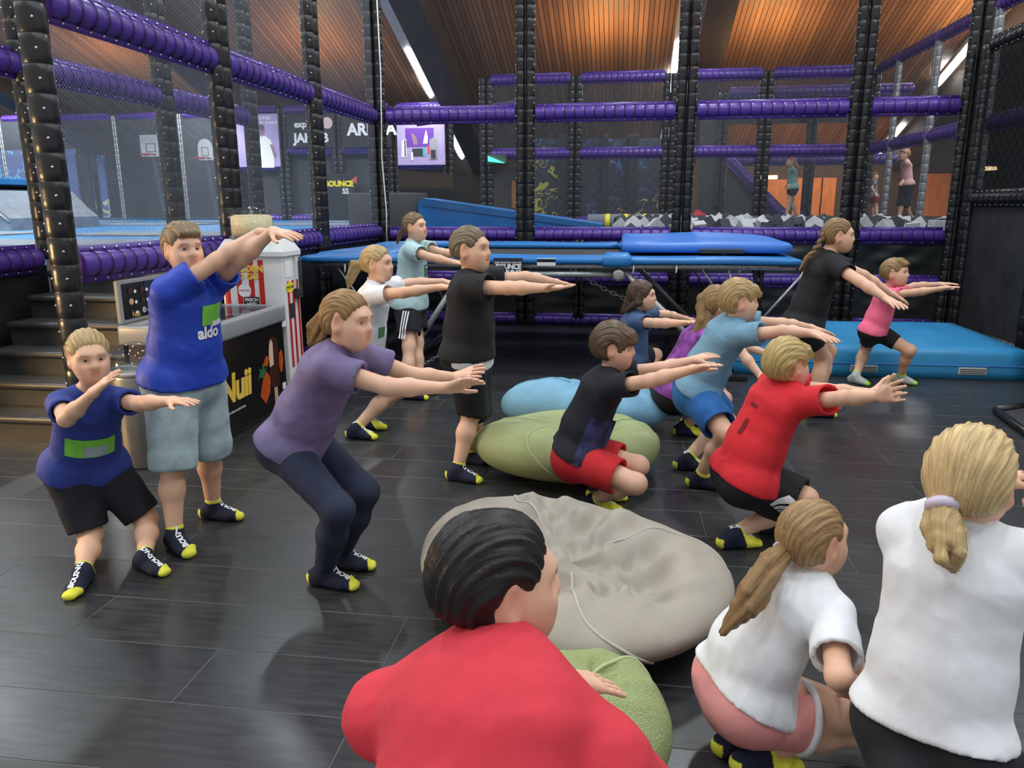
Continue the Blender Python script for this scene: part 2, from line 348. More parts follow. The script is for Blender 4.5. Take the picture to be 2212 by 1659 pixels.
for lx in LX:
    t = thing('strip_light', (lx, 8, roof(8)), LN[lx], 'ceiling light', 'strip lights under the timber roof')
    V = []
    for y in (-3, 25.4): V += [(lx-.12, y, roof(y)-.24), (lx+.12, y, roof(y)-.24), (lx+.12, y, roof(y)-.14), (lx-.12, y, roof(y)-.14)]
    MB().add(V, [(0, 1, 2, 3), (7, 6, 5, 4), (0, 4, 5, 1), (1, 5, 6, 2), (2, 6, 7, 3), (3, 7, 4, 0)]).build('housing', 'lamp_housing', t)
    for k in range(-1, 6):
        y0 = 19.1-4.4*k; y1 = min(y0+2.25, 25.35)
        MB().tube([(lx, y0, roof(y0)-.27), (lx, y1, roof(y1)-.27)], .055, 8).build('tube', 'tube_glow', t, True)

# ------------------------------------------------------------------ padded frames
BY, WX, ZU, ZL, ZT = 10.27, -3.245, 2.717, 1.193, 4.25
_pc = {}
def pad_profile(L, seg, r):
    n = max(1, round(L/seg)); d = L/n; pr = [(0, r*.8)]
    for i in range(n):
        pr += [(i*d+.004, r*.985), (i*d+d*.3, r), (i*d+d*.7, r), (i*d+d-.004, r*.985)]
        if i < n-1: pr.append((i*d+d, r*.94))
    pr.append((L, r*.8)); return pr
def post_mesh(h, axis, r, single=False):
    k = ('post', round(h, 2), axis, r, single)
    if k not in _pc:
        m = MB(); ax = A3([1., 0, 0]) if axis == 'x' else A3([0, 1., 0])
        for s in ((0,) if single else (-1, 1)): m.lathe(pad_profile(h, .155, r), ax*s*r*1.02, (0, 0, 1), 18)
        e = MB(); n = round(h/.155)
        ot = A3([0, 1., 0]) if axis == 'x' else A3([1., 0, 0])
        for i in range(n):
            z = (i+.5)*h/n
            for s in (-1, 1):
                for q in (-1, 1): e.octa(ax*s*r*(.75 if single else 1.85)+ot*q*r*.62+A3([0, 0, z]), .011)
        _pc[k] = (m.mesh('post', True), e.mesh('eyelets', True))
    return _pc[k]
def rail_mesh(L, r, seg=.125):
    k = ('rail', round(L, 2), r)
    if k not in _pc:
        m = MB().lathe(pad_profile(L, seg, r), (0, 0, 0), (1, 0, 0), 14, (.82, 1.0)); n = max(1, round(L/seg)); d = L/n
        for q in (-1, 1): m.box((.02, -.006, q*r-.03 if q > 0 else q*r-.035), (L-.02, .006, q*r+.035 if q > 0 else q*r+.03))
        e = MB(); l = MB()
        for i in range(1, n):
            for s in (-1, 1):
                for q in (-1, 1): e.octa((i*d, s*.012, q*(r+.014)), .012)
                l.tube([(i*d, s*(r*.84*math.cos(w)+.003), (r+.004)*math.sin(w)) for w in (-1.35, -.8, -.3, .3, .8, 1.35)], .0035, 4)
        _pc[k] = (m.mesh('rail', True), e.mesh('eyelets', True), l.mesh('lacing', True))
    return _pc[k]
class Fence:
    def __init__(s, name, base, label, pm='black_vinyl', rm='purple', nm='net_black'): s.t = thing(name, base, label, 'fence'); s.pm, s.rm, s.nm = pm, rm, nm; s.b = BASE[s.t]
    def post(s, x, y, z0, z1, axis='x', r=.058, m=None, ey=True, single=False):
        a, e = post_mesh(z1-z0, axis, r, single); o = obj('post', a, m or s.pm, s.t, tuple(A3([x, y, z0])-s.b))
        if not a.materials: a.materials.append(MATS[m or s.pm])
        if ey: setp(obj('eyelets', e, 'eyelet', o), kind='stuff')
        return o
    def rail(s, p0, p1, r=.07, m=None, ey=True, gap=.11):
        p0, p1 = A3(p0, ) if False else np.asarray(p0, float), np.asarray(p1, float); d = unit(p1-p0); p0 = p0+d*gap; L = np.linalg.norm(p1-p0)-gap
        a, e, l = rail_mesh(L, r)
        mm = MATS[m or s.rm]
        if a.materials and a.materials[0] != mm:
            a = a.copy(); a.materials.clear()
        o = obj('rail', a, m or s.rm, s.t, tuple(p0-s.b)); o.rotation_mode = 'QUATERNION'
        yaw = math.atan2(d[1], d[0]); pit = math.asin(max(-1, min(1, d[2])))
        o.rotation_quaternion = (Matrix.Rotation(yaw, 4, 'Z') @ Matrix.Rotation(-pit, 4, 'Y')).to_quaternion()
        if ey: setp(obj('eyelets', e, 'eyelet', o), kind='stuff'); setp(obj('lacing', l, 'lace', o), kind='stuff')
        return o
    def net(s, a, b, z0, z1, m=None):
        a, b = np.asarray(a, float), np.asarray(b, float); w = float(np.linalg.norm(b-a))
        return slab_uv('net', m or s.nm, s.t, [(a[0], a[1], z0), (b[0], b[1], z0), (b[0], b[1], z1), (a[0], a[1], z1)], w, z1-z0)
    def panel(s, a, b, z0, z1, m='black_panel', amp=.012, name='panel', seed=0):
        a, b = np.asarray(a, float), np.asarray(b, float); nx, nz = 24, 14; rr = np.random.RandomState(seed); t = unit(b-a); n = A3([-t[1], t[0]])
        ph = rr.rand(6)*6.28; V = []
        for j in range(nz+1):
            for i in range(nx+1):
                u, w = i/nx, j/nz; p = a+(b-a)*u
                f = math.sin(math.pi*u)*math.sin(math.pi*w)
                dd = amp*f*(math.sin(9*u+4*w+ph[0])+.7*math.sin(14*u-9*w+ph[1])+.5*math.sin(5*u+16*w+ph[2]))
                V.append((p[0]+n[0]*dd, p[1]+n[1]*dd, z0+(z1-z0)*w))
        Fc = [(j*(nx+1)+i, j*(nx+1)+i+1, (j+1)*(nx+1)+i+1, (j+1)*(nx+1)+i) for j in range(nz) for i in range(nx)]
        return part(name, V, Fc, m, s.t)
# back fence of the play floor
bf = Fence('padded_fence', (WX, BY, 0), 'black post fence with purple padded rails behind the big blue trampoline')
BX = [WX, -1.271, .746, 2.803, 4.06]
for x in BX: bf.post(x, BY, 0, 4.6, r=.062)
for i in range(4):
    a, b = BX[i], BX[i+1]
    for z, r in ((ZU, .078), (ZL, .07), (.62, .055), (.06, .06)): bf.rail((a, BY, z), (b, BY, z), r, gap=.13)
    bf.net((a+.1, BY), (b-.1, BY), ZL+.08, ZU-.08); bf.net((a+.1, BY), (b-.1, BY), ZU+.08, 4.6)
    bf.panel((a+.1, BY+.02), (b-.1, BY+.02), .68, ZL-.05, seed=i, amp=.02); bf.panel((a+.1, BY+.02), (b-.1, BY+.02), .11, .57, seed=i+9)
for x in (-.55, 1.75): bf.post(x, BY-.02, .1, ZL-.06, r=.035)
# left fence
lf = Fence('padded_fence', (WX, 4.146, 0), 'black post fence with purple padded rails on the left beside the freezer', nm='net_milky')
LY = [4.146, 6.18, 8.14, BY]
for y in LY[:3]: lf.post(WX, y, 0, 4.4, 'y', r=.078 if y < 5 else .066, single=y < 5)
for i in range(3):
    a, b = LY[i], LY[i+1]
    lf.rail((WX, a, ZU), (WX, b, ZU), .085); lf.rail((WX, a, 1.245), (WX, b, 1.235), .078)
    lf.net((WX, a+.1), (WX, b-.1), 1.33, ZU-.09); lf.net((WX, a+.1), (WX, b-.1), ZU+.09, 4.4)
    if i: lf.panel((WX-.02, a+.1), (WX-.02, b-.1), .1, 1.18, seed=20+i); lf.rail((WX, a, .06), (WX, b, .06), .06)
# fence beyond the stairs
sf = Fence('padded_fence', (-4.85, 6.05, 1.15), 'dark fence with purple rail on the raised platform beside the stairs')
for y in (6.05, 8.0, 9.97): sf.post(-4.85, y, 1.15, 4.6, 'y', r=.066)
for a, b in ((4.2, 6.05), (6.05, 8.0), (8.0, 9.97)): sf.rail((-4.85, a, 2.70), (-4.85, b, 2.70), .085)
for a, b in ((6.05, 8.0), (8.0, 9.97)): sf.net((-4.85, a+.1), (-4.85, b-.1), 1.2, 2.62); sf.net((-4.85, a+.1), (-4.85, b-.1), 2.78, 4.5)
sf.rail((-4.85, 4.0, 1.16), (-4.85, 6.0, 1.16), .085); sf.panel((-4.87, 4.0), (-4.87, 6.0), 0.02, 1.1, seed=31)
# right fence running towards the camera
rfn = Fence('padded_fence', (4.06, BY-.02, 0), 'all black padded fence with dark mesh at the right edge', rm='black_vinyl', nm='net_dark')
RX = 4.08
for y in (BY-.2, 8.35, 6.4): rfn.post(RX, y, 0, 3.33, 'y', r=.05)
for a, b in ((BY-.2, 8.35), (8.35, 6.4)):
    rfn.rail((RX, a, 3.33), (RX, b, 3.33), .055); rfn.rail((RX, a, 1.64), (RX, b, 1.64), .06); rfn.rail((RX, a, .07), (RX, b, .07), .05)
    rfn.net((RX, a), (RX, b), 1.7, 3.28); rfn.panel((RX+.02, a), (RX+.02, b), .1, 1.6, 'dark_cloth', seed=41)
# fence behind the foam pit
pf = Fence('padded_fence', (-3.05, 17.5, 1.15), 'tall black post fence with purple rails behind the foam pit', nm='net_grey')
PXs = [-3.03, -1.08, .93, 2.9, 4.98]
for x in PXs: pf.post(x, 17.5, 1.15, 4.25, r=.075)
for a, b in zip(PXs, PXs[1:]):
    pf.rail((a, 17.5, 4.2), (b, 17.5, 4.2), .09); pf.rail((a, 17.5, 2.66), (b, 17.5, 2.66), .09); pf.rail((a, 17.4, 1.2), (b, 17.4, 1.2), .08)
    pf.net((a+.1, 17.5), (b-.1, 17.5), 1.25, 4.15)
pf.rail((-3.03, 17.5, 3.6), (-2.2, 18.8, 3.9), .07, 'purple_far'); pf.rail((-5.2, 19.5, 3.55), (-3.03, 17.5, 3.55), .06, 'purple_far')
# fence along the right side of the foam pit
qf = Fence('padded_fence', (5.0, 11, 1.15), 'steel post fence with sloping looking purple rails right of the foam pit', nm='net_grey', pm='steel')
QY = [17.25, 16.05, 14.2, 12.1, 10.6]
for y in QY[1:]: qf.post(5.0, y, 1.15, 4.2, 'y', r=.045, m='steel')
for a, b in zip(QY, QY[1:]):
    qf.rail((5.0, a, 4.2), (5.0, b, 4.2), .075, gap=.0); qf.rail((5.0, a, 2.66), (5.0, b, 2.66), .085, gap=.05); qf.rail((5.0, a, 1.2), (5.0, b, 1.2), .07)
    qf.net((5.0, a), (5.0, b), 1.25, 4.15)
# inner slide frame behind the pit
gf = Fence('slide_frame', (1.9, 19.2, 1.15), 'dark play tower with slanting purple rail behind the pit fence')
g0, g1, g2 = at(1566, 190, 19.2), at(1540, 340, 19.2), at(1700, 472, 18.6)
gf.post(g0[0], 19.2, 1.15, g0[2]-.1, r=.06); gf.post(g0[0]+2.0, 19.2, 1.15, g0[2]-.1, r=.06)
gf.rail((g0[0], 19.2, g0[2]-.1), (g0[0]+4.2, 19.2, g0[2]-.1), .09); gf.rail((g0[0], 19.2, 2.55), (g0[0]+4, 19.2, 2.55), .09)
gf.rail(tuple(at(1575, 345, 18.9)), tuple(g2), .085, gap=0)
a_, b_, c_ = at(1572, 350, 19.0), at(1692, 472, 19.0), at(1560, 472, 19.0)
part('panel', [a_, b_, c_, a_+A3([0, .05, 0]), b_+A3([0, .05, 0]), c_+A3([0, .05, 0])], [(0, 2, 1), (3, 4, 5), (0, 1, 4, 3), (1, 2, 5, 4), (2, 0, 3, 5)], 'graph_grey', gf.t, False)
a_, b_ = at(1515, 230, 19.4), at(1560, 472, 19.4)
MB().box((a_[0], 19.3, 1.15), (b_[0], 19.36, a_[2])).build('panel', 'graph_grey', gf.t)
a_ = at(1575, 200, 19.5); b_ = at(1840, 265, 19.5)
MB().box((a_[0], 19.45, b_[2]), (b_[0], 19.5, a_[2])).build('panel', 'dark_cloth', gf.t)
# far fence with advertising boards, and the far left net fence
FY = 21.0
af = Fence('board_fence', (-12, FY, 1.15), 'far purple railed fence carrying the advertising boards', nm='net_grey')
ax = [float(at(p, 300, FY)[0]) for p in (505, 610, 727, 850, 967)]
for x in ax: af.post(x, FY, 1.15, 4.15, r=.085)
for i, (a, b) in enumerate(zip(ax, ax[1:])):
    af.rail((a, FY, 4.1), (b, FY, 4.1), .085); af.rail((a, FY, 3.05 if i in (1, 2) else 2.62), (b, FY, 3.05 if i in (1, 2) else 2.62), .08)
    af.rail((a, FY, 1.2), (b, FY, 1.2), .08)
    af.panel((a+.1, FY+.3), (b-.1, FY+.3), 1.2, 2.95, 'graph_grey', seed=50+i)
nf = Fence('net_fence', (-20, FY, 1.15), 'far pale net fence with thin steel posts behind the left trampolines', nm='net_milky', pm='steel')
nxs = [float(at(p, 350, FY)[0]) for p in (-160, 10, 255, 395, 484)]
for x in nxs: nf.post(x, FY, 1.15, 4.05, r=.03, m='steel', ey=False)
for a, b in zip(nxs, nxs[1:]): nf.rail((a, FY, 4.02), (b, FY, 4.02), .05, ey=False); nf.net((a, FY), (b, FY), 1.2, 4.0)

# ------------------------------------------------------------------ platforms and far walls
setp(MB().box((-26, 7.3, .0), (-4.95, 26, 1.15)).build('trim_6', 'sky_pad'), 'raised blue padded trampoline platform on the left', kind='structure')
setp(MB().box((-4.95, 10.45, .0), (14, 26, 1.10)).build('trim_7', 'graph_grey'), 'raised platform floor behind the back fence', kind='structure')
setp(MB().box((-4.95, 6.1, .0), (-3.36, 10.4, 1.15)).build('trim_8', 'step_vinyl'), 'raised landing at the head of the stairs', kind='structure')
k = 0
for yy in (7.7, 10.4, 13.1, 15.8, 18.4):
    for xx in (-5.6, -9.2, -12.8, -16.4):
        if yy == 13.1 and xx > -10: continue
        m = MB().box((xx-2.6, yy, 1.15), (xx, yy+1.3, 1.175), .008)
        o = m.build('trampoline_bed', 'grey_bed'); setp(o, 'flat grey trampoline bed sunk in the blue platform on the left', 'trampoline', 'trampoline beds on the left platform')
wl = MB().box((-30, 25.6, 0), (24, 26, 6)).build('wall_back', 'wood_dark'); setp(wl, 'far dark brown end wall of the hall', kind='structure')
for (x0, x1, y0, y1) in ((1655, 1700, 388, 470), (1716, 1745, 384, 470), (1752, 1772, 384, 470), (1775, 1800, 384, 470), (1580, 1612, 290, 302), (1630, 1700, 292, 304), (2005, 2050, 375, 468), (1245, 1272, 340, 420), (1375, 1425, 345, 395), (1105, 1115, 390, 450), (1150, 1190, 300, 308)):
    a, b = at(x0, y0, 25.5), at(x1, y1, 25.5); mm = MB().box((a[0], 25.5, b[2]), (b[0], 25.6, a[2]), .01); mm.build('panel', 'wood_orange', wl)
for p in ((1640, 383), (1668, 383), (2140, 364)):
    c = at(*p, 23.5); t = thing('wall_lamp', c, {1640: 'left of two small glowing warm lamps near the girl in mint', 1668: 'right of two small glowing warm lamps near the girl in mint', 2140: 'tiny warm lamp seen through the dark right mesh'}[p[0]], 'lamp')
    MB().tube([c+A3([-.14, 0, 0]), c+A3([.14, 0, 0])], .05, 8).build('bulb', 'warm_glow', t, True); MB().box(c+A3([-.17, .04, -.04]), c+A3([.17, .1, .09]), .01).build('bracket', 'wood_dark', t); MB().tube([c+A3([0, .06, 0]), (c[0], 25.6, c[2])], .03, 6).build('arm', 'wood_dark', t)
# graffiti boards
def board(name, px0, py0, px1, py1, Y, m, label, cat, th=.06):
    a, b = at(px0, py0, Y), at(px1, py1, Y); o = MB().box((a[0], Y, b[2]), (b[0], Y+th, a[2]), .01).build(name, m); return setp(o, label, cat)
for px0, px1, s in ((1148, 1204, 'left of the four'), (1250, 1300, 'second from left of the four'), (1308, 1358, 'third from left of the four'), (1372, 1432, 'right of the four')):
    a = at(px0, 300, 20.3); b = at(px1, 472, 20.3); o = MB().box((a[0], 20.3, 1.1), (b[0], 20.36, a[2]), .01).build('graffiti_board', 'graffiti_dark'); setp(o, 'dark board with yellow and blue graffiti behind the pit, '+s, 'board', 'graffiti boards behind the pit')
for px0, px1, s in ((1205, 1250, 'left'), (1300, 1310, 'middle'), (1357, 1374, 'right')):
    a = at(px0, 290, 20.1); b = at(px1, 472, 20.1); o = MB().box((a[0], 20.1, 1.1), (b[0], 20.25, a[2]), .03).build('dark_column', 'black_vinyl'); setp(o, 'black padded column between graffiti boards, %s one' % s, 'column', 'columns between graffiti boards')
gw = [(-30, 178, 'leftmost bluish graffiti wall board on the far left'), (190, 205, 'narrow bluish graffiti wall board between far left posts'), (205, 238, 'bluish graffiti wall board beside the dark far left post')]
for px0, px1, lb in gw: board('graffiti_board', px0, 325, px1, 470, 23.6, 'graffiti_blue', lb, 'board', .08)
board('dark_column', 178, 270, 192, 470, 23.2, 'black_vinyl', 'dark upright in front of the bluish graffiti wall', 'column', .12)
# grey ramp at far left
ra = [at(-60, 400, 13.5), at(38, 412, 13.5), at(78, 452, 13.5), at(100, 470, 13.5)]
t = thing('skate_ramp', (ra[0][0], 13.5, 1.15), 'grey ramp with blue top at the far left edge', 'ramp')
m = MB(); V = []
for y in (12.6, 15): V += [(p[0], y, p[2]) for p in ra]+[(ra[3][0], y, 1.15), (ra[0][0], y, 1.15)]
m.add(V, [(5, 4, 3, 2, 1, 0), (6, 7, 8, 9, 10, 11), (0, 1, 7, 6), (1, 2, 8, 7), (2, 3, 9, 8), (3, 4, 10, 9), (4, 5, 11, 10), (5, 0, 6, 11)]); m.build('body', 'grey_bed', t)
m = MB().box((ra[0][0], 12.6, ra[0][2]), (ra[1][0], 15, ra[0][2]+.12), .02).build('top_pad', 'sky_pad', t)
MB().tube([(p[0], 12.58, p[2]-.06) for p in ra], .025, 6).build('edge_pipe', 'galv', t, True)
# basketball backboards
for (x0, x1, y0, y1, lb) in ((303, 352, 292, 338, 'left white basketball backboard with square, seen through nets'), (427, 462, 300, 346, 'right white basketball backboard with rounded top, seen through nets')):
    a, b = at(x0, y0, 22.4), at(x1, y1, 22.4); t = thing('backboard', ((a[0]+b[0])/2, 22.4, b[2]), lb, 'backboard', 'basketball backboards'); c = (a+b)/2; w, h = b[0]-a[0], a[2]-b[2]
    pts = rect2(-w/2, -h/2, w/2, h/2) if x0 < 400 else [(-w/2, -h/2), (w/2, -h/2)]+[(w/2*math.cos(q), h*.1+h*.4*math.sin(q)) for q in np.linspace(0, math.pi, 9)]
    flat('board', pts, c, (1, 0, 0), (0, 0, 1), 'plastic_white', t, .05, 0)
    for (u0, v0, u1, v1) in ((-.2, -.3, -.17, .1), (.17, -.3, .2, .1), (-.2, .07, .2, .1), (-.2, -.3, .2, -.27)): flat('marking', rect2(u0*w*1.2, v0*h, u1*w*1.2, v1*h), c, (1, 0, 0), (0, 0, 1), 'graph_grey', t, .01, .05)
    MB().tube([(c[0]+.22*math.cos(q), 22.15+.22*math.sin(q), b[2]+.05) for q in np.linspace(0, 6.283, 17)[:-1]], .02, 5, closed=True).build('hoop', 'red_stripe', t, True)
    MB().tube([(c[0], 22.45, b[2]), (c[0], 22.7, 1.15)], .06, 8).build('pole', 'graph_grey', t)
# advertising boards
def ad(px0, py0, px1, py1, label, m, Y=FY-.18):
    a, b = at(px0, py0, Y), at(px1, py1, Y); t = thing('advertising_board', ((a[0]+b[0])/2, Y, b[2]), label, 'sign'); c = (a+b)/2; MB().box((a[0], Y, b[2]), (b[0], Y+.05, a[2]), .01).build('board', m, t); return t, c, b[0]-a[0], a[2]-b[2]
X3, Z3 = (1, 0, 0), (0, 0, 1); 
t, c, w, h = ad(508, 247, 606, 360, 'lavender advertising board with a person in white at far left centre', 'lavender'); c[1] = FY-.18
for s, u, v in (('TECHNIK', .12, .42), ("GIBT'S BEI UNS IM MARKT!", 0, .33)): lettering(s, .13 if u else .1, c+A3([w*u, 0, h*v]), X3, Z3, 'text_white', t, bold=.003)
flat('printed_torso', [(-.05, -.72), (.42, -.72), (.45, -.2), (.36, .02), (.22, .12), (.05, .1), (-.04, -.1)], c, X3, Z3, 'text_white', t); flat('printed_head', ring2(.13, .26, .09, .13), c, X3, Z3, mat('print_skin', srgb(150, 120, 130), .7), t); flat('printed_hair', ring2(.12, .34, .1, .08), c, X3, Z3, mat('print_hair', srgb(110, 90, 100), .7), t, .004, .006)
flat('printed_arm', [(.34, -.1), (.44, -.12), (.52, -.42), (.44, -.46)], c, X3, Z3, 'print_skin', t, .004, .008)
t, c, w, h = ad(617, 248, 722, 318, 'black board reading expert JAKOB behind the left netting', 'black_panel'); c[1] = FY-.18
lettering('expert', .24, c+A3([-.12, 0, h*.2]), X3, Z3, 'text_white', t, bold=.008); lettering('JAKOB', .33, c+A3([.02, 0, -h*.22]), X3, Z3, 'text_white', t, bold=.014); flat('round_logo', ring2(.5, .2, .15, .15, 20), c, X3, Z3, mat('logo_pink', srgb(225, 200, 205), .6), t)
t, c, w, h = ad(735, 250, 846, 318, 'black board reading ARENA beside the corner post', 'black_panel'); c[1] = FY-.18
lettering('ARENA', .42, c+A3([.16, 0, h*.05]), X3, Z3, 'text_white', t, bold=.016)
t, c, w, h = ad(856, 258, 962, 356, 'lavender product advertising board right of the corner post', 'lavender'); c[1] = FY-.18
lettering('TOP ANGEBOTE ENTDECKEN', .095, c+A3([0, 0, h*.47]), X3, Z3, 'text_white', t, bold=.003)
def prints(t, c, L):
    for nm, m, pts, off in L: flat(nm, pts, c, X3, Z3, m, t, .004, off)
mat('p_grey', (.32, .32, .34), .6); mat('p_dark', (.03, .03, .035), .6); mat('p_cyan', srgb(70, 180, 190), .6); mat('p_red', srgb(200, 80, 80), .6)
prints(t, c, [('print_screen', 'purple_print', rect2(-.42, -.12, .36, .36), .003), ('print_console', 'text_white', [(-.55, -.38), (-.4, -.38), (-.4, .1), (-.52, .04)], .005), ('print_stripe', 'p_dark', rect2(-.45, -.36, -.42, .06), .01),
    ('print_handheld', 'p_dark', rect2(-.24, -.36, .12, -.16), .008), ('print_grip', 'p_cyan', rect2(.05, -.36, .12, -.14), .012), ('print_grip', 'p_red', rect2(.17, -.3, .25, -.1), .012),
    ('print_coffee_machine', 'p_grey', [(.22, -.44), (.44, -.44), (.46, .06), (.36, .12), (.24, .06)], .01), ('print_coffee_front', 'p_dark', rect2(.27, -.42, .4, -.2), .015), ('print_remote', 'text_white', rect2(-.28, -.46, -.22, -.26), .012),
    ('print_figure', 'print_skin', [(-.2, -.06), (-.08, -.06), (-.12, .14), (-.22, .24), (-.26, .22)], .008), ('print_figure', 'text_white', [(.06, -.04), (.18, -.04), (.2, .12), (.15, .32), (.1, .14)], .008)])
t, c, w, h = ad(700, 375, 770, 478, 'small dark sign with yellow BOUNCE lettering low behind the left fence', 'black_panel', FY-.3); c[1] = FY-.3; c = c+A3([0, 0, .26])
lettering('BOUNCE', .2, c+A3([-.02, 0, .1]), X3, Z3, 'yellow', t, bold=.012); lettering('SS', .2, c+A3([.16, 0, -.1]), X3, Z3, 'text_white', t, bold=.006)
flat('red_arrow', [(.34, .22), (.5, .3), (.48, .08)], c, X3, Z3, 'p_red', t)

# ------------------------------------------------------------------ mats and boxes on the back platform
def vinyl_box(name, lo, hi, m, label, cat, b=.02): o = MB().box(lo, hi, b).build(name, m, None, True); return setp(o, label, cat)
a, b = at(750, 417, 11.6), at(905, 490, 11.6); vinyl_box('vaulting_block', (a[0], 11.6, 1.10), (b[0]-.03, 12.3, a[2]), 'graph_grey', 'dark grey padded block standing left of the blue wedge', 'block')
a, b = at(860, 366, 13.2), at(980, 440, 13.2); m = MB(); zt, zr = a[2], at(980, 377, 13.2)[2]
m.add([(a[0], 13.2, 1.10), (b[0], 13.2, 1.10), (b[0], 14.2, 1.10), (a[0], 14.2, 1.10), (a[0], 13.2, zt), (b[0], 13.2, zr), (b[0], 14.2, zr), (a[0], 14.2, zt)], [(0, 3, 2, 1), (4, 5, 6, 7), (0, 1, 5, 4), (1, 2, 6, 5), (2, 3, 7, 6), (3, 0, 4, 7)])
setp(m.build('vaulting_block', 'black_vinyl'), 'taller black glossy padded block behind the blue wedge', 'block')
a = at(905, 430, 11.4); b = at(1300, 487, 11.4)
t = thing('wedge_mat', (a[0], 11.4, 1.10), 'long blue wedge mat sloping down to the foam pit', 'mat')
V = []
for y in (11.35, 12.3): V += [(a[0], y, 1.10), (b[0], y, 1.10), (b[0], y, b[2]), (a[0]+.06, y, a[2]), (a[0], y, a[2]-.05)]
MB().add(V, [(0, 1, 2, 3, 4), (9, 8, 7, 6, 5), (0, 5, 6, 1), (1, 6, 7, 2), (2, 7, 8, 3), (3, 8, 9, 4), (4, 9, 5, 0)]).build('body', 'blue_wedge', t)
MB().add([(a[0]+.05, 11.33, a[2]+.015), (b[0], 11.33, b[2]+.015), (b[0], 12.3, b[2]+.015), (a[0]+.05, 12.3, a[2]+.015), (a[0]+.05, 11.33, a[2]-.09), (b[0], 11.33, b[2]-.06)], [(0, 1, 2, 3), (4, 5, 1, 0)]).build('top_cover', 'blue_pad', t)
a = at(1505, 466, 16.8); b = at(1530, 476, 16.8)
setp(MB().add([(a[0]-.2, 16.5, 1.1), (b[0]+.35, 16.5, 1.1), (b[0]+.35, 17.1, 1.1), (a[0]-.2, 17.1, 1.1), (a[0], 16.5, a[2]+.12), (a[0], 17.1, a[2]+.12)], [(0, 3, 2, 1), (0, 1, 4), (2, 3, 5), (1, 2, 5, 4), (3, 0, 4, 5)]).build('red_wedge', mat('pink_red', srgb(215, 70, 80), .5)), 'small red wedge cushion at the far edge of the foam pit', 'cushion')
t = thing('inflated_roll', (-.2, 16.2, 1.1), 'grey roll with yellow bands lying at the far edge of the pit', 'roll'); p0, p1 = at(1270, 470, 16.2), at(1440, 466, 16.2)
MB().tube([(p0[0], 16.2, 1.24), (p1[0], 16.2, 1.24)], .14, 14).build('body', 'grey_bed', t, True)
for u in (.22, .45, .7): x = p0[0]+(p1[0]-p0[0])*u; MB().tube([(x, 16.2, 1.24), (x+.1, 16.2, 1.24)], .146, 14).build('band', 'yellow', t, True)
# foam cubes
setp(MB().box((-.2, 10.46, 1.10), (4.9, 15.6, 1.16)).build('pit_liner', 'foam_dark'), 'dark grey bed of the foam pit behind the purple rail', 'foam pit')
cubes = {}
for c in ('light', 'dark'): cubes[c] = MB().box((-.1, -.1, -.1), (.1, .1, .1), .012).mesh('foam_cube')
for j in range(9):
    for i in range(18):
        x = -.45+i*.295+(.14 if j % 2 else 0)+rnd.uniform(-.01, .01); y = 10.72+j*.3+(.6 if j > 6 else 0)+rnd.uniform(-.01, .01)
        if x > 4.72 or x < -.05 or (x > 3.55 and j == 0): continue
        c = 'light' if rnd.random() < .42 else 'dark'; s = rnd.uniform(.78, .86)
        o = obj('foam_cube', cubes[c], 'foam_'+c, None, (x, y, 1.265+rnd.uniform(0, .05)+(.05 if rnd.random() < .2 else 0))); o.rotation_euler = (rnd.uniform(-.8, .8), rnd.uniform(-.8, .8), rnd.uniform(0, 3)); o.scale = (s, s, s); R3 = o.rotation_euler.to_matrix(); o.location.z = 1.16+.1*s*(abs(R3[2][0])+abs(R3[2][1])+abs(R3[2][2]))+.0005
        setp(o, ('pale grey' if c == 'light' else 'dark charcoal')+' foam cube lying loose in the foam pit', 'foam cube', c+' foam cubes in the pit')
p = at(2028, 486, 10.75); o = obj('foam_cube', cubes['light'], 'foam_light', None, (p[0], 10.75, 1.27)); o.rotation_euler = (0, .05, .1); setp(o, 'upright pale foam cube at the right end of the pit by the black post', 'foam cube', 'light foam cubes in the pit')
p = at(1725, 474, 18.3); vinyl_box('floor_mat', (p[0]-.3, 17.85, 1.10), (p[0]+1.6, 18.55, 1.185), 'blue_wedge', 'low blue mat under the distant girl in mint', 'mat')
# cable on the corner post
t = MB().tube([(WX+.10, BY-.11, 4.5), (WX+.12, BY-.12, 3.2), (WX+.09, BY-.12, 2.2), (WX+.13, BY-.14, 1.5), (WX+.12, BY-.16, 1.0)], .009, 5).build('cable', 'plastic_white', None, True); setp(t, 'thin white cable hanging down the corner post', 'cable')

p = at(1070, 343, 17.1); t = thing('exit_lamp', p, 'small green glowing emergency lamp on the pit fence', 'lamp'); MB().add([(p[0]-.16, 17.1, p[2]+.06), (p[0]+.2, 17.1, p[2]-.09), (p[0]-.16, 17.1, p[2]-.05), (p[0]-.16, 17.16, p[2]+.06), (p[0]+.2, 17.16, p[2]-.09), (p[0]-.16, 17.16, p[2]-.05)], [(0, 2, 1), (3, 4, 5), (0, 1, 4, 3), (1, 2, 5, 4), (2, 0, 3, 5)]).build('lens', 'green_glow', t); MB().box((p[0]-.2, 17.16, p[2]-.1), (p[0]+.22, 17.42, p[2]+.09), .01).build('housing', 'graph_grey', t)
# ------------------------------------------------------------------ stairs
st = thing('stairs', (-4.1, 4.58, 0), 'dark grey padded stairs rising to the trampoline platform on the left', 'stairs')
sh, sd = .178, .25
for k in range(7):
    y0 = 4.58+k*sd; z1 = (k+1)*sh
    o = MB().box((-4.73, y0+.015, k*sh*.0), (-3.37, y0+sd+(.3 if k == 6 else .02), z1-.03)).build('step', 'step_vinyl', st)
    MB().box((-4.74, y0-.02, z1-.055), (-3.36, y0+sd+(.3 if k == 6 else 0), z1), .022).build('tread_pad', 'step_vinyl', o, True)
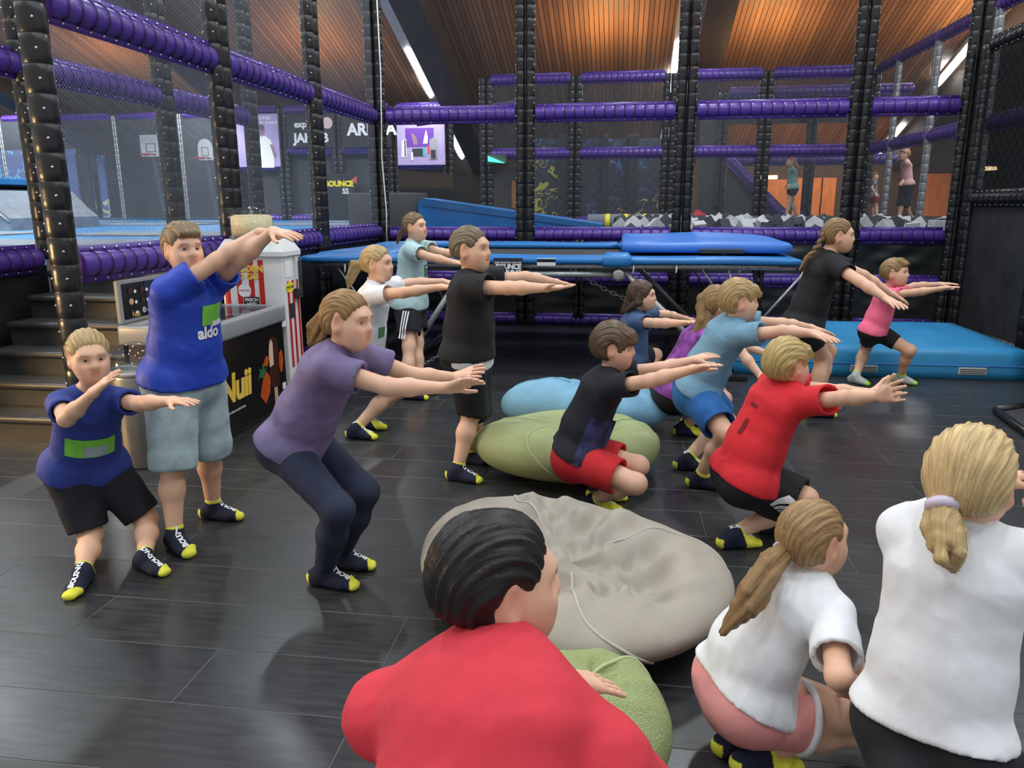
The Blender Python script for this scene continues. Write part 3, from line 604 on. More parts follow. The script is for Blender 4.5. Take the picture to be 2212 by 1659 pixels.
# ================================================================== big trampoline
tr = thing('trampoline', (-.6, 8.4, 0), 'large competition trampoline with blue edge pads on steel legs', 'trampoline')
TX0, TX1, TY0, TY1, TZ, TH = -3.04, 1.57, 7.05, 9.78, 1.12, -.04
def soft_slab(name, lo, hi, m, parent, b=.025, sag=.0, n=20, seed=0):
    """padded slab with rounded rim and gently uneven top"""
    (x0, y0, z0), (x1, y1, z1) = lo, hi; rr = np.random.RandomState(seed); ph = rr.rand(4)*6.28
    lx, ly = x1-x0, y1-y0; nx = max(4, int(lx/.12)); ny = max(3, int(ly/.12)); us = np.linspace(0, 1, nx+1); ws = np.linspace(0, 1, ny+1)
    def grid(z, inset, wob):
        V = []
        for w in ws:
            for u in us:
                x = x0+inset+(lx-2*inset)*u; y = y0+inset+(ly-2*inset)*w; V.append((x, y, z+wob*(math.sin(2.3*x+ph[0])*math.cos(1.7*y+ph[1])+.5*math.sin(5*x+3*y+ph[2]))))
        return V
    V = grid(z1, b, sag)+grid(z0, b*.3, 0); nn = (nx+1)*(ny+1); Fc = []
    g = lambda i, j, k=0: k*nn+j*(nx+1)+i
    for j in range(ny):
        for i in range(nx): Fc.append((g(i, j), g(i+1, j), g(i+1, j+1), g(i, j+1))); Fc.append((g(i, j, 1), g(i, j+1, 1), g(i+1, j+1, 1), g(i+1, j, 1)))
    loop = [(i, 0) for i in range(nx)]+[(nx, j) for j in range(ny)]+[(i, ny) for i in range(nx, 0, -1)]+[(0, j) for j in range(ny, 0, -1)]
    prev = [g(i, j) for i, j in loop]
    for fr in (.25, .75):
        cur = []
        for (i, j) in loop:
            ox = -1 if i == 0 else (1 if i == nx else 0); oy = -1 if j == 0 else (1 if j == ny else 0); p = V[g(i, j)]; ii = b*(1.0)
            cur.append(len(V)); V.append((p[0]+ox*ii, p[1]+oy*ii, p[2]+(z0-p[2])*fr))
        for a in range(len(loop)): c = (a+1) % len(loop); Fc.append((prev[a], cur[a], cur[c], prev[c]))
        prev = cur
    bot = [g(i, j, 1) for i, j in loop]
    for a in range(len(loop)): c = (a+1) % len(loop); Fc.append((prev[a], bot[a], bot[c], prev[c]))
    return part(name, V, Fc, m, parent)
for i, (lo, hi) in enumerate((((TX0, TY0, TZ-.06), (TH, TY0+.42, TZ)), ((TH, TY0, TZ-.06), (TX1, TY0+.42, TZ-.005)), ((TX0, TY1-.42, TZ-.05), (TH, TY1, TZ+.01)), ((TH, TY1-.42, TZ-.05), (TX1, TY1, TZ+.01)),
        ((TX0, TY0+.42, TZ-.05), (TX0+.75, TY1-.42, TZ)), ((TX1-.5, TY0+.42, TZ-.05), (TX1, TY1-.42, TZ)))): soft_slab('edge_pad', lo, hi, 'blue_pad', tr, .022, .006, seed=i)
MB().box((TX0+.75, TY0+.42, TZ-.07), (TX1-.5, TY1-.42, TZ-.06)).build('jump_bed', 'dark_cloth', tr)
soft_slab('hinge_cover', (TH-.13, TY0-.025, TZ-.085), (TH+.13, TY0+.35, TZ+.03), 'blue_pad', tr, .03, .012, seed=9)
for y in (TY0+.06, TY1-.06):
    MB().tube([(TX0+.1, y, TZ-.085), (TX1-.05, y, TZ-.085)], .022, 8).build('frame_tube', 'galv', tr, True)
    MB().tube([(-1.45, y, TZ-.16), (TH+.05, y, TZ-.16)], .03, 10).build('frame_tube', 'galv', tr, True)
    for (x0, x1) in ((.03, 1.02), (-1.46, -2.1)):
        l = MB().tube([(x0, y, TZ-.13), (x1, y, .03)], .03, 10).build('leg', 'galv', tr, True)
        MB().box((x1-.16, y-.03, 0), (x1+.16, y+.03, .05), .012).build('foot', 'black_vinyl', l)
    MB().lathe([(0, .03), (.004, .055), (.02, .055), (.024, .03)], (TH+.02, y-.06, TZ-.16), (0, 1, 0), 14).build('hinge_bolt', 'galv', tr, True)
    MB().tube([(1.62, y, TZ-.1), (1.15, y+.0, .42)], .014, 6).build('strut', 'galv', tr, True); MB().tube([(.72, y, TZ-.1), (1.15, y, .42), (.95, y, TZ-.1)], .012, 6).build('strut', 'steel', tr, True)
    MB().tube([(-2.7, y, TZ-.1), (-2.3, y, .45), (-2.2, y, .05)], .012, 6).build('strut', 'steel', tr, True)
for x in (TX0+.1, TX1-.06): MB().tube([(x, TY0+.06, TZ-.085), (x, TY1-.06, TZ-.085)], .022, 8).build('frame_tube', 'galv', tr, True)
MB().tube([(-2.1, TY0+.1, .06), (-2.1, TY1-.1, .06)], .028, 8).build('floor_bar', 'galv', tr, True); MB().tube([(1.02, TY0+.1, .06), (1.02, TY1-.1, .06)], .028, 8).build('floor_bar', 'galv', tr, True)
def chain(p0, p1, n, sag, r, L):
    p0, p1 = np.asarray(p0, float), np.asarray(p1, float)
    for i in range(n):
        u0, u1 = i/n, (i+1)/n; a = p0+(p1-p0)*u0-A3([0, 0, 4*sag*u0*(1-u0)]); b = p0+(p1-p0)*u1-A3([0, 0, 4*sag*u1*(1-u1)]); d = unit(b-a); c = (a+b)/2
        s = unit(np.cross(d, (0, 0, 1))); q = s if i % 2 else unit(np.cross(s, d)); l2 = np.linalg.norm(b-a)*.62
        MB().tube([c+d*l2*math.cos(w)+q*L*math.sin(w) for w in np.linspace(0, 6.283, 13)[:-1]], r, 5, closed=True).build('chain_link', 'galv', tr, True)
chain(at(1232, 578, 7.12), at(1352, 646, 7.3), 11, .02, .006, .016)
chain(at(905, 792, 7.2), at(985, 740, 7.3), 12, .015, .005, .013)
for px in (1368, 1461, 745): p = at(px, 570, TY0+.03); MB().tube([p, p+A3([.004, -.01, -.04]), p+A3([.0, -.012, -.08])], .008, 5).build('elastic', 'plastic_white', tr, True)
c = at(1180, 566, TY0+.0); c[1] = TY0-.005; pl = MB().box((c[0]-.085, TY0+.0, c[2]-.035), (c[0]+.085, TY0+.012, c[2]+.035)).build('maker_plate', 'plastic_white', tr); lettering('EUROTRAMP', .03, (c[0], TY0, c[2]+.015), X3, Z3, 'p_dark', pl, ext=.0005, off=.001)
# hanging sign
a, b = at(1066, 557, 7.0), at(1129, 606, 7.0); c = (a+b)/2; w = b[0]-a[0]
sg = thing('hanging_sign', (c[0], 7.0, b[2]), 'dark blue sign reading BOUNCE TRAINING hanging under the trampoline edge', 'sign'); c[1] = 7.0
MB().box((a[0], 7.0, b[2]), (b[0], 7.008, a[2]), .002).build('board', mat('sign_navy', srgb(40, 44, 66), .5, noise=.3, nscale=12), sg)
lettering('JEDEN SONNTAG 16:00-17:00', .019, c+A3([0, 0, .06]), X3, Z3, 'text_white', sg, ext=.0005, bold=.0005, off=.002); lettering('BOUNCE', .062, c+A3([0, 0, .022]), X3, Z3, 'text_white', sg, ext=.0005, bold=.003, shear=.1, off=.002, space=.9); lettering('TRAINING', .055, c+A3([0, 0, -.03]), X3, Z3, 'text_white', sg, ext=.0005, bold=.003, shear=.1, off=.002, space=.9)
# soft mat lying on the trampoline end
sm = thing('soft_mat', (.85, 8.5, TZ), 'thick royal blue soft mat lying on the right end of the trampoline', 'mat')
soft_slab('body', (.0, 7.42, TZ+.022), (1.55, 9.5, TZ+.125), 'blue_soft', sm, .035, .014, seed=4); MB().box((.72, 7.375, TZ+.02), (1.12, 7.425, TZ+.06), .008).build('strap', 'p_dark', sm)
# crash mat
cm = thing('crash_mat', (2.4, 8.2, 0), 'wide bright blue crash mat on the floor behind the girl in pink', 'mat')
soft_slab('body', (1.1, 7.42, 0.003), (3.68, 9.1, .285), 'blue_mat', cm, .02, .008, seed=12)
MB().tube([(1.1, 7.415, .13), (3.68, 7.415, .13)], .005, 5).build('seam', 'blue_soft', cm)
for px in (1865, 2100):
    p = at(px, 804, 7.41); h = MB().box((p[0]-.12, 7.4, .05), (p[0]+.12, 7.425, .115), .006).build('handle', mat('handle_grey', (.45, .47, .45), .6), cm)
    for dz in (.065, .082, .1): MB().box((p[0]-.11, 7.396, dz-.003), (p[0]+.11, 7.402, dz+.003)).build('stripe', 'graph_grey', h)
# black rubber frame at right
bk = thing('rubber_frame', (3.1, 5.9, 0), 'low black rubber edged mat on the floor at the right edge', 'mat')
q = [onz(2150, 893), onz(2245, 965), onz(2330, 930), onz(2235, 880)]
MB().add([tuple(p) for p in q]+[tuple(p+A3([0, 0, .02])) for p in q], [(3, 2, 1, 0), (4, 5, 6, 7)]+[(i, (i+1) % 4, (i+1) % 4+4, i+4) for i in range(4)]).build('base', 'p_dark', bk)
for i in range(4): a, b = q[i], q[(i+1) % 4]; MB().tube([a+A3([0, 0, .028]), b+A3([0, 0, .028])], .028, 8).build('edge', 'black_vinyl', bk, True)

# ================================================================== freezer
FX0, FX1, FY0, FY1 = -3.22, -2.64, 4.55, 5.70
fz = thing('chest_freezer', ((FX0+FX1)/2, (FY0+FY1)/2, 0), 'black ice cream chest freezer with Nuii lettering and grey rim', 'freezer')
MB().box((FX0+.04, FY0+.04, 0), (FX1-.04, FY1-.04, .07)).build('plinth', 'p_dark', fz)
MB().box((FX0, FY0, .06), (FX1, FY1, .55), .012).build('body', 'freezer_brown', fz)
m = MB()
for (lo, hi) in (((FX0, FY0, .54), (FX1, FY0+.04, .71)), ((FX0, FY1-.04, .54), (FX1, FY1, .71)), ((FX0, FY0, .54), (FX0+.035, FY1, .71)), ((FX1-.035, FY0, .54), (FX1, FY1, .71))): m.box(lo, hi)
m.build('upper_wall', 'freezer_brown', fz)
MB().box((FX1-.004, FY0+.012, .07), (FX1+.006, FY1-.012, .70), .003).build('front_panel', 'freezer_black', fz)
m = MB(); 
for (lo, hi) in (((FX0-.02, FY0-.02, .70), (FX1+.025, FY0+.07, .83)), ((FX0-.02, FY1-.07, .70), (FX1+.025, FY1+.02, .83)), ((FX1-.05, FY0+.05, .70), (FX1+.025, FY1-.05, .83)), ((FX0-.02, FY0+.05, .70), (FX0+.05, FY1-.05, .83))): m.box(lo, hi, .02)
m.build('rim', 'freezer_grey', fz, True)
MB().box((FX0+.04, FY0+.06, .80), (FX1-.04, (FY0+FY1)/2+.02, .812)).build('glass_lid', 'lid_glass', fz); MB().box((FX0+.04, (FY0+FY1)/2-.02, .815), (FX1-.04, FY1-.06, .827)).build('glass_lid', 'lid_glass', fz)
MB().box((FX0+.04, FY0+.06, .55), (FX1-.04, FY1-.06, .56)).build('inner_floor', 'plastic_white', fz)
for i in range(10):
    for j in range(4):
        x = FX0+.065+j*.11; y = FY0+.12+i*.095; pk = MB().box((x, y, .565), (x+.1, y+.08, .70+rnd.uniform(0, .07)), .006).build('ice_cream_box', rnd.choice(['p_red', 'plastic_white', 'freezer_brown', 'p_grey', 'print_skin']))
        setp(pk, 'small ice cream box packed inside the chest freezer', 'box', 'ice cream boxes in the freezer')
R_, U_ = (0, 1, 0), (0, 0, 1); fo = lambda px, py: atX(px, py, FX1+.006)
lettering('Nuii', .27, fo(510, 838), R_, U_, 'yellow_text', fz, ext=.001, bold=.010, shear=.12, space=.95, off=.001); lettering('ICE CREAM ADVENTURES', .022, fo(512, 886), R_, U_, 'text_white', fz, ext=.0005, off=.001)
c = fo(592, 795)
mat('choc', srgb(66, 32, 20), .4, noise=.4, nscale=60); mat('icecream', srgb(226, 190, 160), .5); mat('caramel', srgb(196, 84, 30), .35, noise=.3, nscale=30); mat('leaf', srgb(40, 100, 60), .6); mat('stick', srgb(205, 165, 125), .6)
cap = lambda cx, y0, y1, r: [(cx+r*math.cos(a), y1-r+r*math.sin(a)) for a in np.linspace(0, math.pi, 10)]+[(cx-r, y0+r*.5), (cx-r*.6, y0), (cx+r*.6, y0), (cx+r, y0+r*.5)]
flat('print_stick', cap(.005, -.30, -.13, .028), c, R_, U_, 'stick', fz, .001, .001); flat('print_ice_cream', cap(0, -.15, .245, .082), c, R_, U_, 'choc', fz, .001, .0025)
flat('print_filling', [(-.075, .02), (-.01, .03), (-.005, .2), (-.03, .232), (-.06, .2), (-.08, .12)], c, R_, U_, 'icecream', fz, .001, .004)
flat('print_caramel', [(-.26, -.16), (-.2, -.05), (-.13, -.0), (-.07, -.06), (-.1, -.17), (-.18, -.24)], c, R_, U_, 'caramel', fz, .001, .0015); flat('print_caramel', [(.09, .0), (.1, .1), (.15, .12), (.17, .04), (.14, -.05), (.11, -.06)], c, R_, U_, 'caramel', fz, .001, .0015); flat('print_caramel', [(-.19, .05), (-.12, .12), (-.08, .1), (-.1, .04)], c, R_, U_, 'caramel', fz, .001, .0015)
flat('print_leaf', [(-.28, -.03), (-.24, .02), (-.27, .05), (-.21, .03), (-.19, .08), (-.17, .02), (-.13, .04), (-.16, -.01), (-.2, -.04), (-.24, -.02)], c, R_, U_, 'leaf', fz, .001, .003)
p = fo(613, 697); flat('sticker', rect2(-.04, -.03, .03, .03), p, R_, U_, 'text_white', fz, .001); p = fo(614, 832); flat('sticker', rect2(-.035, -.025, .025, .025), p, R_, U_, 'text_white', fz, .001)
# price board standing on the freezer's back edge
pb = thing('price_board', (FX0+.02, 5.05, .83), 'framed ice cream price board standing on the back of the freezer', 'sign'); z0, z1 = .84, 1.12
MB().box((FX0-.02, FY0, z0), (FX0+.012, FY1-.1, z1), .008).build('frame', 'freezer_grey', pb); MB().box((FX0+.012, FY0+.03, z0+.025), (FX0+.016, FY1-.13, z1-.025)).build('panel', 'freezer_black', pb)
c = A3([FX0+.017, FY0+.03, z0+.025]); flat('blue_half', rect2(.24, .0, .5, .23), c, R_, U_, mat('print_blue', srgb(26, 28, 62), .5), pb, .001, .0005); flat('blue_half', rect2(.7, .0, .92, .23), c, R_, U_, 'print_blue', pb, .001, .0005)
for i in range(7):
    for j in range(3):
        u = .08+i*.13; v = .04+.07*j; flat('print_item', ring2(u, v, .025, .022, 8, i+j), c, R_, U_, rnd.choice(['stick', 'choc', 'caramel', 'p_grey']), pb, .001, .002); flat('price_dot', ring2(u+.05, v-.008, .014, .012, 8), c, R_, U_, 'text_white', pb, .001, .002)
lettering('Nuii', .05, c+A3([0, .12, .02]), R_, U_, 'yellow_text', pb, ext=.0003, off=.003)
# ================================================================== popcorn machine
PX0, PX1, PY0, PY1 = -3.15, -2.63, 5.76, 6.05
pc = thing('popcorn_machine', ((PX0+PX1)/2, 5.9, 0), 'red and white striped popcorn machine with clear popcorn drum behind the freezer', 'popcorn machine')
MB().box((PX0, PY0, 0), (PX1, PY1, 1.2), .01).build('cabinet', 'plastic_white', pc)
m = MB(); a, b = (PX0-.02, PY0-.02, PX1+.02, PY1+.02), (PX0+.03, PY0+.04, PX1-.03, PY1-.04)
m.add([(a[0], a[1], 1.2), (a[2], a[1], 1.2), (a[2], a[3], 1.2), (a[0], a[3], 1.2), (a[0], a[1], 1.235), (a[2], a[1], 1.235), (a[2], a[3], 1.235), (a[0], a[3], 1.235), (b[0], b[1], 1.33), (b[2], b[1], 1.33), (b[2], b[3], 1.33), (b[0], b[3], 1.33)],
      [(3, 2, 1, 0), (8, 9, 10, 11)]+[(i, (i+1) % 4, (i+1) % 4+4, i+4) for i in range(4)]+[(4+i, 4+(i+1) % 4, 8+(i+1) % 4, 8+i) for i in range(4)]); m.build('hood', 'plastic_white', pc)
cx, cy = (PX0+PX1)/2-.04, (PY0+PY1)/2
MB().lathe([(0, .225), (.19, .225), (.2, .215)], (cx, cy, 1.33), (0, 0, 1), 28, (1, .66)).build('drum', 'clear', pc, True)
MB().lathe([(0, .215), (.17, .215), (.182, .17), (.185, .0)], (cx, cy, 1.335), (0, 0, 1), 28, (1, .66)).build('popcorn', mat('popcorn', srgb(240, 222, 180), .8, noise=.14, nscale=40, bump=.5, bscale=60), pc, True)
MB().lathe([(0, .23), (.018, .23), (.03, .19), (.04, .06), (.05, .05), (.055, .0)], (cx, cy, 1.53), (0, 0, 1), 28, (1, .66)).build('lid', 'clear', pc, True)
fo = lambda u, v: A3([PX0+u*(PX1-PX0), PY0, v]); Rn, W = (1, 0, 0), PX1-PX0
for u in (.08, .28, .48, .64): flat('stripe', rect2(-.022, .3, .022, 1.17), (PX0+u*W, PY0, 0), Rn, U_, 'red_stripe', pc, .001, .0005)
lettering('POPCORN', .07, fo(.36, 1.1), Rn, U_, 'yellow_text', pc, ext=.001, bold=.004, off=.004); lettering('TO GO', .065, fo(.4, 1.04), Rn, U_, 'yellow_text', pc, ext=.001, bold=.004, off=.004)
flat('badge', ring2(0, 0, .055, .055), fo(.36, .93), Rn, U_, 'text_white', pc, .001, .003); lettering('POPCORN', .02, fo(.36, .93), Rn, U_, 'red_stripe', pc, ext=.0005, off=.005)
flat('label_plate', rect2(-.065, -.04, .065, .04), fo(.46, .84), Rn, U_, 'p_dark', pc, .001, .003); lettering('FRISCH', .034, fo(.46, .856), Rn, U_, 'text_white', pc, ext=.0005, bold=.001, off=.005); lettering('HEISS', .034, fo(.46, .822), Rn, U_, 'text_white', pc, ext=.0005, bold=.001, off=.005)
sd_ = lambda u, v: A3([PX1, PY0+u, v])
for u in (.07, .16, .25): flat('stripe', rect2(-.02, .3, .02, 1.0), sd_(u, 0), R_, U_, 'red_stripe', pc, .001, .0005)
flat('instruction_sheet', rect2(.03, 1.03, .17, 1.17), sd_(0, 0), R_, U_, 'text_white', pc, .001, .002); flat('popcorn_badge', ring2(.1, .95, .075, .045, 10), sd_(0, 0), R_, U_, 'yellow', pc, .001, .003); lettering('POPCORN', .03, sd_(.1, .95), R_, U_, 'p_dark', pc, ext=.0005, off=.006); flat('dark_window', rect2(.06, .70, .16, .82), sd_(0, 0), R_, U_, 'p_dark', pc, .001, .003)
MB().box((PX1, 5.93, .85), (PX1+.04, 6.02, .93), .006).build('coin_box', 'p_dark', pc); flat('display', rect2(-.07, -.022, .1, .022), (PX0+.3, PY0+.01, 1.275), Rn, unit((0, .55, 1)), 'teal_glow', pc, .002, .004)
MB().lathe([(0, .03), (.3, .03)], (PX1+.035, 5.96, .9), (0, 0, 1), 12).build('cup_tube', 'clear', pc, True)
# ================================================================== bin
bn = thing('waste_bin', (-2.95, 4.27, 0), 'round steel waste bin with a clear dome lid by the stairs', 'bin')
MB().lathe([(0, .14), (.02, .15), (.57, .155), (.6, .15)], (-2.95, 4.27, 0), (0, 0, 1), 28).build('body', mat('bin_steel', (.33, .31, .28), .38, .8, noise=.1, nscale=10), bn, True)
MB().lathe([(0, .158), (.03, .158)], (-2.95, 4.27, .585), (0, 0, 1), 28).build('band', 'p_grey', bn, True)
MB().lathe([(.15*math.sin(a)*1.12, .152*math.cos(a)) for a in np.linspace(0, 1.5, 9)], (-2.95, 4.27, .615), (0, 0, 1), 28).build('dome', 'clear', bn, True)
MB().lathe([(0, .12), (.004, .12)], (-2.95, 4.27, .6), (0, 0, 1), 20).build('inner_lid', 'p_grey', bn)

# ================================================================== bean bags
def noise3(P, seed, f, n=5):
    rr = np.random.RandomState(seed); o = np.zeros(len(P))
    for i in range(n):
        k = rr.randn(3); k = k/np.linalg.norm(k)*f*rr.uniform(.6, 1.6); w = rr.randn(3)*f*.7
        o += np.sin(P@k+rr.rand()*6.28+1.3*np.sin(P@w+rr.rand()*6.28))
    return o/n
def bean(name, c, rx, ry, h, yaw, m, label, seams, dents, seed, apex=(0, 0), wr=.012, pipe='', nu=128, nv=80):
    t = thing('bean_bag', (c[0], c[1], 0), label, 'bean bag', 'bean bags on the floor')
    th = np.linspace(0, 2*np.pi, nu, endpoint=False); ph = np.linspace(-.5*np.pi, .5*np.pi, nv); TH_, PH = np.meshgrid(th, ph); cy_, sy_ = math.cos(yaw), math.sin(yaw)
    def surf(T, P_):
        cp = np.sign(np.cos(P_))*np.abs(np.cos(P_))**.78; sp = np.sign(np.sin(P_))*np.abs(np.sin(P_))**.95
        lob = 1+.05*np.sin(2*T+seed)+.04*np.sin(3*T+2.1*seed)
        x = rx*cp*np.cos(T)*lob; y = ry*cp*np.sin(T)*lob; z = h*.47*(1+sp*1.0)
        up = np.clip((sp+.2)/1.2, 0, 1)
        z = z+h*.10*up*np.sin(1.6*x/rx+seed)+h*.07*up*np.cos(2.3*y/ry+seed*1.7)
        Q = np.stack([x.ravel(), y.ravel(), z.ravel()], 1); zz = Q[:, 2].copy()
        for (dx, dy, dr, dd, nf) in dents:
            ex, ey = (Q[:, 0]-dx*rx), (Q[:, 1]-dy*ry); r = np.hypot(ex, ey)/dr; an = np.arctan2(ey, ex); g = np.exp(-r*r); upw = np.clip((Q[:, 2]/h-.35)/.4, 0, 1)
            zz -= upw*(dd*g+(wr*1.05*np.exp(-(r-.9)**2*1.6)*(np.sin(nf*an+3*np.sin(2*an+seed)+2.5*r)+.6*np.sin((nf+5)*an-4*r))))
        Q[:, 2] = zz
        n1 = noise3(Q, seed, 9, 6); n2 = noise3(Q*A3([1, 1, 1.6]), seed+3, 22, 6); up2 = np.clip(Q[:, 2]/h, .15, 1)
        rad = np.stack([Q[:, 0]/rx, Q[:, 1]/ry, (Q[:, 2]-h*.4)/h], 1); rad /= np.linalg.norm(rad, axis=1)[:, None]+1e-6
        Q += rad*(wr*.7*n1+wr*.3*(1-np.abs(n2)*2))[:, None]*up2[:, None]
        Q[:, 2] = np.where(Q[:, 2] < .01, .003+.15*np.maximum(Q[:, 2], 0), Q[:, 2])
        return np.stack([c[0]+Q[:, 0]*cy_-Q[:, 1]*sy_, c[1]+Q[:, 0]*sy_+Q[:, 1]*cy_, np.maximum(Q[:, 2], .003)], 1)
    V = surf(TH_, PH); idx = np.arange(nu*nv).reshape(nv, nu); nx_ = np.roll(idx, -1, 1); Qd = np.stack([idx[:-1], nx_[:-1], nx_[1:], idx[1:]], -1).reshape(-1, 4)
    part('cover', V, Qd, m, t)
    for (a0, tw) in seams:
        pp = np.linspace(-1.2, 1.45, 46); T = a0+tw*np.sin(pp*1.3); pts = surf(T, pp)
        MB().tube(pts, .006, 6).build('piping', pipe or m, t, True)
    return t
mat('bean_grey', srgb(158, 150, 138), .85, noise=.05, nscale=8, bump=.12, bscale=220); mat('bean_green', srgb(150, 160, 112), .85, noise=.07, nscale=8, bump=.12, bscale=200); mat('bean_blue', srgb(112, 160, 186), .85, noise=.06, nscale=8, bump=.12, bscale=200)
mat('bean_knit', srgb(152, 164, 110), .9, noise=.15, nscale=160, bump=.8, bscale=190); mat('pipe_grey', srgb(176, 170, 160), .8); mat('pipe_green', srgb(170, 180, 130), .8); mat('pipe_blue', srgb(100, 148, 176), .8)
bean('g', (-.165, 2.79), .625, .55, .37, -.12, 'bean_grey', 'large taupe grey bean bag in the foreground centre', [(.3, .3), (1.9, .4), (3.6, .3), (5.2, -.3)], [(.12, -.05, .28, .11, 7), (.42, -.2, .13, .07, 5), (-.2, .2, .2, .05, 6)], 3, wr=.017, pipe='pipe_grey')
bean('v', (-.28, 4.46), .585, .45, .42, .1, 'bean_green', 'olive green bean bag under the boy in red shorts', [(.5, .2), (2.4, .35), (4.4, -.3)], [(.25, 0, .25, .13, 6)], 5, wr=.010, pipe='pipe_green')
bean('b', (-.22, 5.38), .57, .40, .37, .0, 'bean_blue', 'light blue bean bag behind the green one', [(.9, .3), (2.7, .4), (4.9, -.3)], [(.15, .05, .25, .12, 6)], 8, wr=.014, pipe='pipe_blue')
bean('k', (-.09, 1.93), .28, .26, .34, .3, 'bean_knit', 'knitted olive bean bag beside the boy in the red tee', [(.2, .3), (2.2, .2), (4.1, -.2)], [(.1, .0, .12, .04, 5)], 11, wr=.008, pipe='pipe_green')
bean('s', (.40, 6.02), .30, .26, .30, .0, 'bean_grey', 'small beige bean bag half hidden behind the kneeling girls', [(1., .2), (4., .2)], [(.1, 0, .12, .04, 5)], 14, wr=.008, pipe='pipe_grey')
# ================================================================== people (implicit surfaces meshed with surface nets)
class SD:
    def __init__(s): s.P = []
    def _b(s, lo, hi, fn, k, op): s.P.append((np.asarray(lo, float), np.asarray(hi, float), fn, k, op)); return s
    def cone(s, a, b, r1, r2, k=.02, op='u', cap=False):
        a, b = np.asarray(a, float), np.asarray(b, float); ba = b-a; L2 = ba@ba+1e-12; R = max(r1, r2)+k+.02; dn = ba/math.sqrt(L2)
        def fn(X, Y, Z):
            t = ((X-a[0])*ba[0]+(Y-a[1])*ba[1]+(Z-a[2])*ba[2])/L2
            tc = np.clip(t, 0, 1.6 if cap else 1); dx, dy, dz = X-a[0]-ba[0]*tc, Y-a[1]-ba[1]*tc, Z-a[2]-ba[2]*tc
            d = np.sqrt(dx*dx+dy*dy+dz*dz)-(r1+(r2-r1)*np.clip(tc, 0, 1.1))
            return np.maximum(d, (t-1)*math.sqrt(L2)) if cap else d
        return s._b(np.minimum(a, b)-R, np.maximum(a, b)+R, fn, k, op)
    def econe(s, a, b, side, ra, rb, k=.02, op='u', cap=False):
        """tapered segment with an elliptic section: ra=(half width along side, half depth)"""
        a, b = np.asarray(a, float), np.asarray(b, float); ba = b-a; L2 = ba@ba+1e-12; dn = ba/math.sqrt(L2); sd = unit(np.asarray(side)-dn*(np.asarray(side)@dn)); R = max(*ra, *rb)+k+.02
        def fn(X, Y, Z):
            t = ((X-a[0])*ba[0]+(Y-a[1])*ba[1]+(Z-a[2])*ba[2])/L2; tc = np.clip(t, 0, 1.5 if cap else 1)
            dx, dy, dz = X-a[0]-ba[0]*tc, Y-a[1]-ba[1]*tc, Z-a[2]-ba[2]*tc; q = dx*sd[0]+dy*sd[1]+dz*sd[2]; rest = np.sqrt(np.maximum(dx*dx+dy*dy+dz*dz-q*q, 0))
            rs = ra[0]+(rb[0]-ra[0])*np.clip(tc, 0, 1.1); rd = ra[1]+(rb[1]-ra[1])*np.clip(tc, 0, 1.1)
            d = (np.sqrt((q/rs)**2+(rest/rd)**2)-1)*np.minimum(rs, rd)
            return np.maximum(d, (t-1)*math.sqrt(L2)) if cap else d
        return s._b(np.minimum(a, b)-R, np.maximum(a, b)+R, fn, k, op)
    def ell(s, c, ax, r, k=.02, op='u'):
        c = np.asarray(c, float); R = max(r)+k+.02; ax = [np.asarray(v, float) for v in ax]
        def fn(X, Y, Z):
            dx, dy, dz = X-c[0], Y-c[1], Z-c[2]; q = 0
            for v, rr in zip(ax, r): q = q+((dx*v[0]+dy*v[1]+dz*v[2])/rr)**2
            return (np.sqrt(q)-1)*min(r)
        return s._b(c-R, c+R, fn, k, op)
    def cut(s, p, n, k=.0):
        p, n = np.asarray(p, float), unit(n)
        s.P.append((None, None, lambda X, Y, Z: (X-p[0])*n[0]+(Y-p[1])*n[1]+(Z-p[2])*n[2], k, 'i')); return s
    def mesh(s, vox):
        lo = np.min([p[0] for p in s.P if p[0] is not None and p[4] == 'u'], 0)-vox*2; hi = np.max([p[1] for p in s.P if p[0] is not None and p[4] == 'u'], 0)+vox*2
        n = np.ceil((hi-lo)/vox).astype(int)+1; a = np.full(n, 1e2, np.float32); ax = [lo[i]+vox*np.arange(n[i]) for i in range(3)]
        for (l, h, fn, k, op) in s.P:
            if l is None: i0, i1 = np.zeros(3, int), n
            else: i0 = np.clip(((l-lo)/vox).astype(int), 0, n); i1 = np.clip(np.ceil((h-lo)/vox).astype(int)+1, 0, n)
            if (i1 <= i0).any(): continue
            sl = tuple(slice(i0[j], i1[j]) for j in range(3))
            d = fn(ax[0][sl[0]][:, None, None], ax[1][sl[1]][None, :, None], ax[2][sl[2]][None, None, :]).astype(np.float32); v = a[sl]
            if op == 'u':
                if k > 0: hh = np.maximum(k-np.abs(v-d), 0)/k; a[sl] = np.minimum(v, d)-hh*hh*k*.25
                else: a[sl] = np.minimum(v, d)
            else:
                if op == 's': d = -d
                if k > 0: hh = np.maximum(k-np.abs(v-d), 0)/k; a[sl] = np.maximum(v, d)+hh*hh*k*.25
                else: a[sl] = np.maximum(v, d)
        a[0] = a[-1] = 1; a[:, 0] = a[:, -1] = 1; a[:, :, 0] = a[:, :, -1] = 1
        return surfnet(a, lo, vox)
